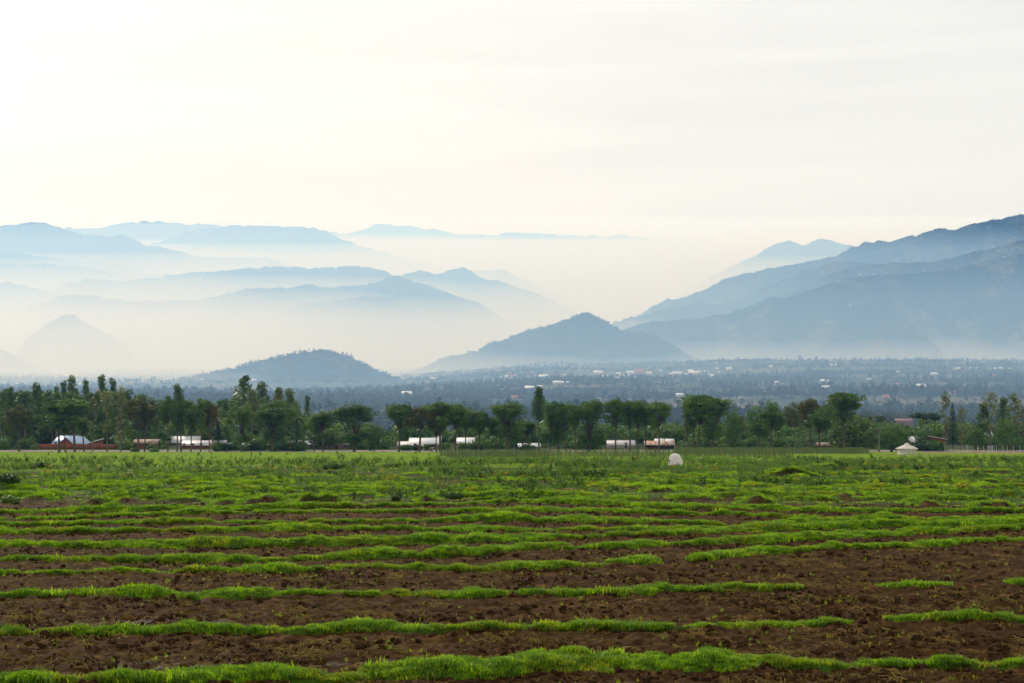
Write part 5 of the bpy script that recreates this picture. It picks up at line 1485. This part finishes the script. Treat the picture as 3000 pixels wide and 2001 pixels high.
ts = (0.55 + 0.8 * rng.random(len(tx))) * (0.45 + 1.1 * fbm(tx * 0.9, ty * 0.9, 97, 3)) * (ty / 30.0).clip(1, 3.2) ** 0.45
ts = ts * np.where(rng.random(len(tx)) < 0.02, 1.7, 1.0)
scatter("turf_grass", "short bright green grass on the banks between the plots", np.stack([tx, ty, tz], 1), rng.random(len(tx)) * 6.28, np.stack([ts * 1.15, ts * 1.15, ts * np.clip(0.85 + 0.5 * (fbm(tx * 2.5, ty * 2.5, 98, 2) - 0.5), 0.4, 2)], 1), np.where(rng.random(len(tx)) < 0.5 * sstep(64, 84, ty), rng.integers(4, 6, len(tx)), rng.integers(0, 4, len(tx))), TUFT)

# loose clods, thicker along the ridges of the tilled plots
x, y = fan(90000, 21.5, 74, 0.9)
z, g, cut, bare = ground(x, y)
dn = fbm(x * 0.8, y * 1.3, 101, 3)
k = (bare > 0.5) & (g < 0.05) & (rng.random(len(x)) < sstep(0.38, 0.62, dn) * 0.9 + 0.06) & (wet_eval(x, y) < 0.35)
x, y, z = x[k], y[k], z[k]
sz = 0.008 + 0.055 * rng.random(len(x)) ** 6 + 0.016 * rng.random(len(x))
big = rng.random(len(x)) < 0.012; sz[big] += 0.05
scatter("soil_clods", "dark crumbly clods lying on the tilled plots", np.stack([x, y, z + sz * 0.15], 1), rng.random(len(x)) * 6.28, sz, rng.integers(0, 4, len(x)), CLOD, tilt=rng.normal(size=(len(x), 2)) * 0.4)

x, y = fan(30000, 21.5, 74, 0.9)
z, g, cut, bare = ground(x, y)
dn = fbm(x * 0.55 + 40, y * 0.9, 103, 3)
k = (bare > 0.5) & (g < 0.3) & (rng.random(len(x)) < 0.14 + 0.55 * sstep(0.47, 0.70, dn)) & (wet_eval(x, y) < 0.5)
x, y, z = x[k], y[k], z[k]
scatter("dry_straw", "dry tan roots and straw strewn over the tilled soil", np.stack([x, y, z], 1), rng.random(len(x)) * 6.28, 0.4 + 0.8 * rng.random(len(x)) ** 2, rng.integers(0, 4, len(x)), STRAW)

x, y = fan(15000, 21.5, 75, 0.9)
z, g, cut, bare = ground(x, y)
k = (bare > 0.4) & (g < 0.3) & (rng.random(len(x)) < sstep(0.46, 0.66, fbm(x * 0.7, y * 1.1, 105, 3)))
x, y, z = x[k], y[k], z[k]
SPR = [proto_obj("sprout", tuft(130 + k, 8, 0.10, 0.05, 0.005, 0.8).mesh("sprout", G_TURF)) for k in range(3)]
scatter("grass_sprouts", "single green sprouts coming up through the tilled soil", np.stack([x, y, z], 1), rng.random(len(x)) * 6.28, 0.22 + 0.65 * rng.random(len(x)) ** 3, rng.integers(0, 3, len(x)), SPR)

# weeds of the fallow strip
def weed(seed, mat, h=0.5, stems=6, leaf=0.05, n=14, flower=False):
    rd = random.Random(seed); rs = np.random.default_rng(seed); mb = MB()
    for _ in range(stems):
        a = rd.uniform(0, 6.28); r = rd.uniform(0.02, 0.16); hh = h * rd.uniform(0.6, 1.1)
        bx, by = r * math.cos(a), r * math.sin(a); tx_, ty_ = bx * 1.9, by * 1.9
        mb.tube([(bx * .4, by * .4, -0.03), (tx_, ty_, hh)], [0.006, 0.003], 3)
        f = np.linspace(0.15, 1, n)
        P = np.stack([bx * .4 + (tx_ - bx * .4) * f, by * .4 + (ty_ - by * .4) * f, hh * f], 1) + rs.normal(size=(n, 3)) * leaf * 0.7
        mb.leaves(P, rs.normal(size=(n, 3)) + np.array([0, 0, 0.8]), leaf, rs, 0.45)
    return mb.mesh("weed", mat)
WEED = [proto_obj("weed", weed(140, G_WEED)), proto_obj("weed", weed(141, G_WEED, 0.42, 8)), proto_obj("weed", weed(142, G_WEED2, 0.6, 5, 0.05)), proto_obj("weed", weed(143, G_DARK, 0.45, 7, 0.06)),
        proto_obj("weed", tuft(144, 26, 0.30, 0.20, 0.008, 0.9).mesh("weed", G_WEED)), proto_obj("weed", weed(145, G_WEED2, 0.5, 7, 0.045))]
x, y = fan(38000, 62, 235, 0.35)
z, g, cut, bare = ground(x, y)
cover = fbm(x * 0.11, y * 0.16, 107, 4)
edge = 70 + 0.12 * np.clip(-x, -30, 40)
dens = sstep(0.36, 0.58, cover) * sstep(edge - 8, edge + 30, y) ** 0.6 * (1 - 0.75 * sstep(140, 230, y)) * np.where(x < -0.05 * y, np.where(y > 120, 0.45, 1.0), 1.0)
k = (rng.random(len(x)) < dens) & (bare < 0.55) & (cut < 0.3)
x, y, z = x[k], y[k], z[k]
kind = np.where(fbm(x * 0.06, y * 0.1, 109, 2) > 0.52, rng.choice([0, 1, 2, 5], len(x)), rng.choice([0, 1, 3, 4, 4], len(x)))
sc = (0.35 + 0.6 * rng.random(len(x))) * (0.55 + 0.75 * fbm(x * 0.2, y * 0.25, 111, 2)) * (1 + 0.5 * sstep(90, 160, y))
scatter("field_weeds", "rank green weeds on the fallow strip", np.stack([x, y, z], 1), rng.random(len(x)) * 6.28, sc, kind, WEED)
# short turf between the weeds and over the meadow
x, y = fan(60000, 64, 640, 0.75)
z, g, cut, bare = ground(x, y)
k = (cut < 0.3) & (rng.random(len(x)) < 1 - bare * 0.95) & ~((x > 0.252 * y) & (y > 400)) & (rng.random(len(x)) < np.where(y < 150, 0.55, 1.0))
k &= ~((np.abs(x - xw(2657, y)) < 7) & (y > 300) & (y < 392))
x, y, z = x[k], y[k], z[k]
MT = [proto_obj("meadow_tuft", tuft(150 + k, 16, 0.16, 0.20, 0.011, 0.9).mesh("meadow_tuft", (G_TURF, G_MEADOW, G_MEADOW, G_MEADOW, G_WEED)[k])) for k in range(5)]
idx = np.where(y < 150, rng.choice([0, 0, 4, 4], len(x)), rng.integers(1, 4, len(x)))
sc = (0.6 + 0.8 * rng.random(len(x))) * (y / 90.0).clip(0.8, 4.5) ** 0.6
scatter("meadow_grass", "short pale green grass of the meadow before the road", np.stack([x, y, z], 1), rng.random(len(x)) * 6.28, np.stack([sc * 1.6, sc * 1.6, sc * np.where(y < 150, 0.4, 0.7)], 1), idx, MT)
# yellow flowering weeds
x, y = fan(420, 74, 170, 0.4)
z = ground(x, y)[0]; k = fbm(x * 0.15, y * 0.2, 115, 2) > 0.56
x, y, z = x[k], y[k], z[k]
def flower_mesh():
    rs = np.random.default_rng(9); mb = MB(); n = 26
    P = np.stack([rs.normal(size=n) * 0.14, rs.normal(size=n) * 0.14, 0.42 + rs.normal(size=n) * 0.06], 1)
    mb.leaves(P, rs.normal(size=(n, 3)) + np.array([0, -0.6, 1]), 0.035, rs, 0.9)
    return proto_obj("flower", mb.mesh("flower", G_FLOWER))
scatter("yellow_flowers", "yellow blossoms dotted among the weeds", np.stack([x, y, z], 1), rng.random(len(x)) * 6.28, 0.6 + 0.6 * rng.random(len(x)), np.zeros(len(x), int), [flower_mesh()])
# maize and tall grass strips before the road, stubble on the right
def maize_mesh(seed, tassel):
    rd = random.Random(seed); mb = MB()
    mb.tube([(0, 0, -0.05), (0, 0, 1.9)], [0.02, 0.008], 4)
    for k in range(9):
        a = k * 2.6 + rd.uniform(-.3, .3); z = 0.3 + 0.17 * k; l = rd.uniform(.5, .8); dx, dy = math.cos(a), math.sin(a)
        i = mb.n; w_ = .035
        for f, h_ in ((0, 0), (.45, .28), (1, .02)): mb.v += [(dx * l * f - dy * w_ * (1 - f * .9), dy * l * f + dx * w_ * (1 - f * .9), z + h_), (dx * l * f + dy * w_ * (1 - f * .9), dy * l * f - dx * w_ * (1 - f * .9), z + h_)]
        mb.n += 6; mb.q += [(i, i + 1, i + 3, i + 2), (i + 2, i + 3, i + 5, i + 4)]
    return mb.mesh("maize", G_MAIZE if not tassel else G_TASSEL)
G_MAIZE = m_leaf("maize_leaf", (0.06, 0.115, 0.035), (0.10, 0.155, 0.05), 0.35, 0.5, 0.1)
G_TASSEL = m_leaf("maize_dry", (0.20, 0.15, 0.07), (0.16, 0.17, 0.06), 0.3, 0.7, 0.1)
MZ = [proto_obj("maize", maize_mesh(160, False)), proto_obj("maize", maize_mesh(161, False)), proto_obj("maize", maize_mesh(162, True))]
Xs, Ys = [], []
for (c0, c1, d0, d1, n) in ((1300, 1600, 225, 275, 900), (1600, 2320, 235, 300, 1100), (1980, 2540, 340, 470, 2300)):
    yy = d0 + rng.random(n) * (d1 - d0); pxs = c0 + rng.random(n) * (c1 - c0) + 30 * (fbm(yy * 0.1, yy * 0, 117, 2) - .5)
    Xs.append(xw(pxs, yy)); Ys.append(yy)
x, y = np.concatenate(Xs), np.concatenate(Ys); z = ground(x, y)[0]
scatter("maize_crop", "strips of standing maize in the meadow before the road", np.stack([x, y, z], 1), rng.random(len(x)) * 6.28, (0.55 + 0.35 * rng.random(len(x))) * np.where(y > 320, 1.1, 0.85), rng.choice([0, 1, 1, 2], len(x)), MZ)

# ------------------------------------------------------------------ single bushes, hedge, saplings, banana plants
BUSHP = [bush_proto(120 + k, m_, 9, 120) for k, m_ in enumerate((L_ROUND, G_DARK, L_ROUND))]
def bush(px, py, wpx, hpx, label, name="bush", variant=0, mat=None, D=None, group=None):
    if D is None: D = dist_of(py)
    x = xw(px, D); z = gz(x, D)
    sx = wpx / F * D / 2.5; sz = hpx / F * D / 1.9
    t = thing(name, label, "bush", (x, D, z), group, random.uniform(0, 6.28), (sx, sx, sz))
    c = obj("foliage", BUSHP[variant % 3], None, t)
    if mat is not None: c.material_slots[0].link = 'OBJECT'; c.material_slots[0].material = mat
    mb = MB(); mb.tube([(0, 0, -0.15), (0, 0, 0.8)], [0.05, 0.02], 5); obj("stem", mb.mesh("stem", M_BARK), None, t)
    return t
bush(22, 1436, 76, 44, "big dark bush at the left edge of the weedy strip", variant=1)
bush(-25, 1440, 60, 38, "dark bush cut off by the left edge of the picture", variant=0)
bush(120, 1373, 44, 22, "dark bush in the meadow below the brick wall", variant=1)
bush(156, 1372, 34, 12, "low bush joined to the right of the dark meadow bush", variant=0)
bush(970, 1376, 56, 20, "left of the two dark bushes in the middle of the meadow", variant=1)
bush(1012, 1375, 60, 22, "right of the two dark bushes in the middle of the meadow", variant=0)
bush(1145, 1371, 46, 18, "green bush right of the pair of dark meadow bushes", variant=2)
bush(2395, 1360, 22, 26, "upright bright bush alone in front of the tall grass", variant=2, mat=L_LIGHT)
bush(1330, 1462, 56, 22, "round grassy-green bush right of the bare earth bank", variant=2, mat=G_DARK)
bush(1160, 1468, 34, 18, "small dark green bush left of the bare earth bank", variant=0, mat=G_DARK)
bush(30, 1477, 60, 30, "leafy weed bush at the left end of the earth bank", variant=2, mat=L_LIGHT)
bush(2860, 1374, 26, 14, "dark tuft of a bush near the right dug-up patch", variant=0)
bush(395, 1329, 30, 17, "dark rounded bush before the rusty little shed", variant=0, D=632)
bush(445, 1328, 34, 22, "pale green bush at the right foot of the rusty little shed", variant=2, mat=L_LIGHT, D=655)
bush(452, 1329, 30, 14, "low dark bush right of the rusty little shed", variant=0, D=634)
HEDGE = [(636, 32, 30), (662, 30, 27), (688, 34, 30), (716, 30, 24), (744, 34, 32), (768, 36, 42), (800, 34, 30), (828, 30, 26), (852, 32, 28), (878, 42, 34)]
for k, (px, wp, hp) in enumerate(HEDGE):
    ordn = ["first", "second", "third", "fourth", "fifth", "sixth", "seventh", "eighth", "ninth", "tenth"][k]
    bush(px, 0, wp * 1.15, hp, f"{ordn} bush from the left in the dark hedge before the houses", "hedge_bush", k, None, 648 + (k % 3) * 2, "bushes of the dark hedge")
for k, (px, wp, hp, lab) in enumerate([(1187, 40, 20, "rounded bush left of the roadside shop"), (1222, 30, 20, "bush touching the left wall of the roadside shop"), (1300, 34, 26, "dark bush right of the roadside shop"), (1360, 44, 28, "bush below the white gabled roof"), (1392, 36, 26, "bush below the right end of the white gabled roof"),
     (1430, 46, 34, "bush in the gap between the white gable and the domed tree"), (1545, 50, 20, "dark bush in front of the white-roofed hut"), (2700, 50, 28, "left part of the leafy hedge beside the round hut"), (2738, 54, 36, "highest part of the leafy hedge beside the round hut"), (2762, 36, 30, "right end of the leafy hedge, next to the fence"),
     (2005, 26, 24, "bright bush at the right end of the rusty-roofed house"), (2120, 40, 24, "dark bush under the half-hidden roof"), (1250, 16, 22, "small round-headed bush above the shop's roof")]):
    bush(px, 0, wp * 1.1, hp, lab, "bush", k, L_LIGHT if "bright" in lab else None, 650 if k not in (0, 1, 2) else 653)

SAP = [(23,1343),(143,1336),(172,1332),(195,1332),(264,1332),(423,1348),(445,1330),(581,1336),(582,1338),(618,1335),(737,1337),(762,1336),(841,1335),(988,1335),(664,1324),(715,1326),(814,1322),(1218,1332),(1258,1339),(1327,1337),(1360,1327),(1400,1326),(1423,1327),(1443,1327),(1476,1323),(1514,1335),(1544,1334),(1514,1334),(1543,1333),(1595,1332),(1661,1332),(1720,1335),(1742,1328),(1780,1328),(1869,1330),(1922,1329),(2035,1327),(2068,1329),(2036,1326),(2161,1326),(1280,1328),(74,1339),(1001,1341)]
SAPM = []
for k in range(3):
    rs = np.random.default_rng(170 + k); mb = MB()
    for q in range(5):
        lobe_leaves(mb, (rs.normal() * 0.12, rs.normal() * 0.12, 0.35 + 0.28 * q), (0.42 - 0.05 * q, 0.42 - 0.05 * q, 0.3), 26, 0.13, rs, 0.3, 0.3, 0.8)
    st = MB(); st.tube([(0, 0, -0.1), (0, 0, 1.5)], [0.03, 0.01], 4)
    SAPM.append((st.mesh("stem", M_BARK), mb.mesh("leaves", L_LIGHT if k == 0 else L_EUC)))
for k, (px, py) in enumerate(SAP):
    D = float(min(dist_of(max(py, 1325.6)), 600)); x = xw(px, D); z = gz(x, D)
    s = 13.0 / F * D / 1.7 * random.uniform(0.7, 1.25)
    t = thing("sapling", "small planted sapling dotting the meadow before the road", "sapling", (x, D, z), "saplings in the meadow", random.uniform(0, 6.28), (s * 1.1, s * 1.1, s))
    a, b = SAPM[k % 3]; obj("stem", a, None, t); obj("leaves", b, None, t)

def banana_meshes(seed):
    rd = random.Random(seed); st = MB(); lf = []
    st.tube([(0, 0, -0.3), (0.05, 0, 1.2), (0.1, 0, 2.6)], [0.17, 0.14, 0.09], 7)
    for k in range(9):
        a = k * 2.4 + rd.uniform(-.3, .3); l = rd.uniform(1.9, 2.7); up = rd.uniform(0.5, 1.6); mb = MB(); i = 0
        n = 7
        for q in range(n):
            f = q / (n - 1.0); r = l * f; z = 2.5 + up * math.sin(f * 2.0) * 1.1 - 0.6 * f * f
            w_ = 0.30 * math.sin(min(f * 1.05 + .06, 1) * math.pi) + 0.015
            c, s_ = math.cos(a), math.sin(a)
            mb.v += [(0.1 + c * r - s_ * w_, s_ * r + c * w_, z - 0.06), (0.1 + c * r, s_ * r, z), (0.1 + c * r + s_ * w_, s_ * r - c * w_, z - 0.06)]
        mb.n = n * 3
        for q in range(n - 1):
            mb.q += [(q * 3, q * 3 + 1, q * 3 + 4, q * 3 + 3), (q * 3 + 1, q * 3 + 2, q * 3 + 5, q * 3 + 4)]
        lf.append(mb.mesh("leaf", L_BAN))
    return st.mesh("stem", L_BAN), lf
BAN = [banana_meshes(180), banana_meshes(181)]
for k, (px, D, hp, lab) in enumerate([(335, 676, 40, "banana plant behind the right end of the brick wall"), (348, 684, 34, "second banana plant, right of the one behind the brick wall"), (730, 680, 40, "banana plant above the middle of the dark hedge"), (905, 690, 38, "banana plant over the white roof at the hedge end"),
      (962, 672, 36, "left banana plant behind the flat-roofed mud house"), (985, 678, 42, "middle banana plant behind the flat-roofed mud house"), (1006, 674, 44, "right banana plant behind the flat-roofed mud house"), (2338, 662, 36, "left banana plant beside the brick hut"), (2358, 656, 44, "middle banana plant beside the brick hut"), (2380, 660, 46, "right banana plant nearest the brick hut"), (1150, 680, 36, "banana plant left of the pinkish-roofed house")]):
    x = xw(px, D); z = gz(x, D); s = hp / F * D / 4.2
    t = thing("banana_plant", lab, "plant", (x, D, z), "banana plants by the houses", random.uniform(0, 6.28), (s, s, s))
    a, ls = BAN[k % 2]; obj("stem", a, None, t)
    for l in ls: obj("leaf", l, None, t)

# ------------------------------------------------------------------ people
SKIN = m_plain("skin_dark", (0.06, 0.035, 0.024), (0.045, 0.026, 0.018), 0.6, 4.0, 0.3)
HAIR = m_plain("hair_black", (0.012, 0.010, 0.009), None, 0.8, 4.0, 0.2)
CLOTHW = m_plain("cloth_white", (0.86, 0.79, 0.75), (0.72, 0.63, 0.59), 0.9, 5.0, 0.1, bump=0.5)
def cloth(n_, c): return m_plain("cloth_" + n_, c, tuple(.7 * k for k in c), 0.9, 5.0, 0.1)
C_YEL, C_BLUE, C_NAVY, C_RED, C_GREY, C_WHITE, C_TAN = cloth("yellow", (0.50, 0.30, 0.02)), cloth("blue", (0.16, 0.28, 0.42)), cloth("navy", (0.02, 0.022, 0.035)), cloth("red", (0.35, 0.05, 0.05)), cloth("grey", (0.25, 0.24, 0.26)), cloth("white", (0.75, 0.73, 0.70)), cloth("tan", (0.60, 0.45, 0.30))
def skin_body(joints, edges, rad, mats, pick):
    """one continuous body grown over a skeleton; PICK(co) gives the material index of a face"""
    me = bpy.data.meshes.new("body"); me.from_pydata(joints, edges, [])
    tmp = bpy.data.objects.new("body_tmp", me); COL.objects.link(tmp)
    sk = tmp.modifiers.new("skin", 'SKIN'); sb = tmp.modifiers.new("sub", 'SUBSURF'); sb.levels = 2
    for v, r in zip(me.skin_vertices[0].data, rad): v.radius = (r, r * 0.9)
    me.skin_vertices[0].data[0].use_root = True
    dg = bpy.context.evaluated_depsgraph_get()
    out = bpy.data.meshes.new_from_object(tmp.evaluated_get(dg))
    bpy.data.objects.remove(tmp); out.name = "body"
    out.materials.clear()
    for m in mats: out.materials.append(m)
    for p in out.polygons:
        p.use_smooth = True; p.material_index = pick(p.center)
    return out
# standing / walking figure, 1.68 m: pelvis root, spine, head, arms with hands, legs with feet
def stander(stride, mats):
    J = [(0, 0, .92), (0, .01, 1.12), (0, 0, 1.36), (0, -.01, 1.45), (0, -.02, 1.55), (0, -.02, 1.66),
         (-.17, 0, 1.38), (-.23, .03, 1.10), (-.24, -.05, .86), (-.24, -.07, .77), (.17, 0, 1.38), (.23, .03, 1.10), (.24, -.05, .86), (.24, -.07, .77),
         (-.09, 0, .86), (-.10, -stride * .5, .48), (-.10, -stride * .6 + .03, .07), (-.10, -stride * .6 - .13, .04), (.09, 0, .86), (.10, stride * .4, .48), (.10, stride * .7 + .05, .08), (.10, stride * .7 - .1, .04)]
    E = [(0, 1), (1, 2), (2, 3), (3, 4), (4, 5), (2, 6), (6, 7), (7, 8), (8, 9), (2, 10), (10, 11), (11, 12), (12, 13), (0, 14), (14, 15), (15, 16), (16, 17), (0, 18), (18, 19), (19, 20), (20, 21)]
    Rr = [.15, .14, .16, .06, .095, .08, .065, .05, .038, .03, .065, .05, .038, .03, .095, .065, .045, .03, .095, .065, .045, .03]
    def pick(c):
        if c.z > 1.60: return 3
        if c.z > 1.44: return 0
        if abs(c.x) > .2 and c.z < 1.0: return 0
        if c.z > .90: return 1
        if c.z > .12: return 2
        return 0
    return skin_body(J, E, Rr, mats, pick)
def person(px, D, h, label, shirt, legs, stride=.25, hair=HAIR, rz=0.0):
    x = xw(px, D); z = gz(x, D); s = h / 1.72
    t = thing("person", label, "person", (x, D, z), None, rz, (s, s, s))
    me = stander(stride, [SKIN, shirt, legs, hair])
    obj("body", me, None, t)
    if legs in (C_WHITE, C_BLUE):
        mb = MB(); n = 14
        for (r, zz) in ((.17, .98), (.22, .75), (.27, .45)): mb.v += [(r * math.cos(2 * math.pi * k / n), r * .9 * math.sin(2 * math.pi * k / n), zz) for k in range(n)]
        mb.n = 3 * n
        for a in range(2):
            for k in range(n): mb.q.append((a * n + k, a * n + (k + 1) % n, (a + 1) * n + (k + 1) % n, (a + 1) * n + k))
        obj("skirt", mb.mesh("skirt", legs), None, t)
    return t
person(860, 330, 1.05, "small person in yellow top and white skirt out in the meadow", C_YEL, C_WHITE, .2)
person(886, 330, 1.02, "small person in pale blue out in the meadow, right of the yellow one", C_WHITE, C_BLUE, .2)
person(1124, 641, 1.6, "person in dark clothes with a pale shirt walking left along the road", C_WHITE, C_NAVY, .35, rz=1.4)
person(1262, 630, 1.65, "person in dark clothes standing on the road before the shop", C_NAVY, C_NAVY, .15, C_RED)
person(1309, 636, 1.65, "person in pale top and dark trousers on the road right of the shop", C_WHITE, C_NAVY, .3, rz=1.2)
person(237, 658, 1.5, "person in dark clothes against the red brick wall", C_BLUE, C_NAVY, .15)
p_ = person(1266, 585, 1.6, "person in grey carrying a wide tan bundle on the head", C_GREY, C_GREY, .25)
mb = MB(); rs_ = np.random.default_rng(3)
me = clod_mesh(222, C_TAN); b_ = bpy.data.objects.new("head_bundle", me); COL.objects.link(b_)
b_.location = (p_.location.x, p_.location.y, p_.location.z + 1.72); b_.scale = (0.75, 0.4, 0.28); b_["label"] = "wide tan bundle on the head of the person in grey"; b_["category"] = "bundle"

def bender():
    """a person bent over the weeds, a white cloth over back and hips"""
    D = dist_of(1371.0); px = 1977
    x = xw(px, D); z = gz(x, D)
    t = thing("person", "person bending over in the weeds, wrapped in a big white cloth", "person", (x, D, z))
    J = [(.12, 0, .86), (-.02, 0, 1.0), (-.24, -.02, .95), (-.38, -.03, .78), (-.45, -.05, .68), (-.50, -.06, .58),
         (-.24, -.2, .86), (-.36, -.24, .60), (-.44, -.2, .36), (-.47, -.2, .29), (-.24, .17, .86), (-.34, .2, .60), (-.42, .18, .36), (-.46, .17, .29),
         (.14, -.1, .80), (.10, -.12, .44), (.14, -.13, .06), (.0, -.14, .03), (.14, .1, .80), (.18, .12, .44), (.24, .13, .06), (.1, .14, .03)]
    E = [(0, 1), (1, 2), (2, 3), (3, 4), (4, 5), (2, 6), (6, 7), (7, 8), (8, 9), (2, 10), (10, 11), (11, 12), (12, 13), (0, 14), (14, 15), (15, 16), (16, 17), (0, 18), (18, 19), (19, 20), (20, 21)]
    Rr = [.16, .16, .16, .065, .10, .085, .07, .05, .04, .03, .07, .05, .04, .03, .10, .07, .045, .03, .10, .07, .045, .03]
    def pick(c):
        if c.x < -.36 and c.z > .5: return 2
        if c.z < .35 or c.x < -.33: return 0
        return 1
    obj("body", skin_body(J, E, Rr, [SKIN, CLOTHW, HAIR], pick), None, t)
    # the cloth: an arched shell with sagging folds, open below
    n, m = 44, 20; V = []
    rs = np.random.default_rng(5)
    for j in range(m):
        f = j / (m - 1.0)
        for k in range(n):
            a = 2 * math.pi * k / n
            el = (1 - f) * 0.5 * math.pi
            rx, ry, rzv = .53, .34, 1.32
            hem = .30 + .07 * math.sin(3 * a + 1) + .05 * math.sin(7 * a)
            zz = hem + (rzv - hem) * math.sin(el) ** 0.9
            flare = 1 + .10 * f
            fold = 1 + (.07 * math.sin(6 * a + 4 * f) + .05 * math.sin(11 * a - 5 * f + 1) + .03 * math.sin(19 * a + 3 * f)) * f ** 0.6
            xx = .02 + rx * math.cos(el) ** .62 * math.cos(a) * flare * fold + .14 * (f - .4) * (1 if math.cos(a) > 0 else .2)
            yy = ry * math.cos(el) ** .62 * math.sin(a) * flare * fold
            zz += .05 * math.sin(4 * xx / .3 + 5 * f + 2 * math.sin(a)) * f * (1 - f * .4)
            V.append((xx, yy, zz))
    q = [(j * n + k, j * n + (k + 1) % n, (j + 1) * n + (k + 1) % n, (j + 1) * n + k) for j in range(m - 1) for k in range(n)]
    obj("white_cloth", mesh_np("white_cloth", np.array(V), q, None, True), CLOTHW, t)
bender()
# pale heap of stones by the brick wall, and a straw heap among the banks
def heap(px, D, wpx, hpx, mat, name, label, cat):
    x = xw(px, D); z = gz(x, D); me = clod_mesh(int(px), mat)
    o = obj(name, me, None, label=label, category=cat); o.location = (x, D, z + 0.1); o.scale = (wpx / F * D / 2, wpx / F * D / 3, hpx / F * D / 1.3)
heap(153, 636, 12, 7, W_MUD, "boulder", "reddish boulder lying before the brick wall", "stone")
heap(1672, dist_of(1447), 92, 14, G_STRAW, "straw_heap", "brown straw heap on top of a grass bank", "straw heap")
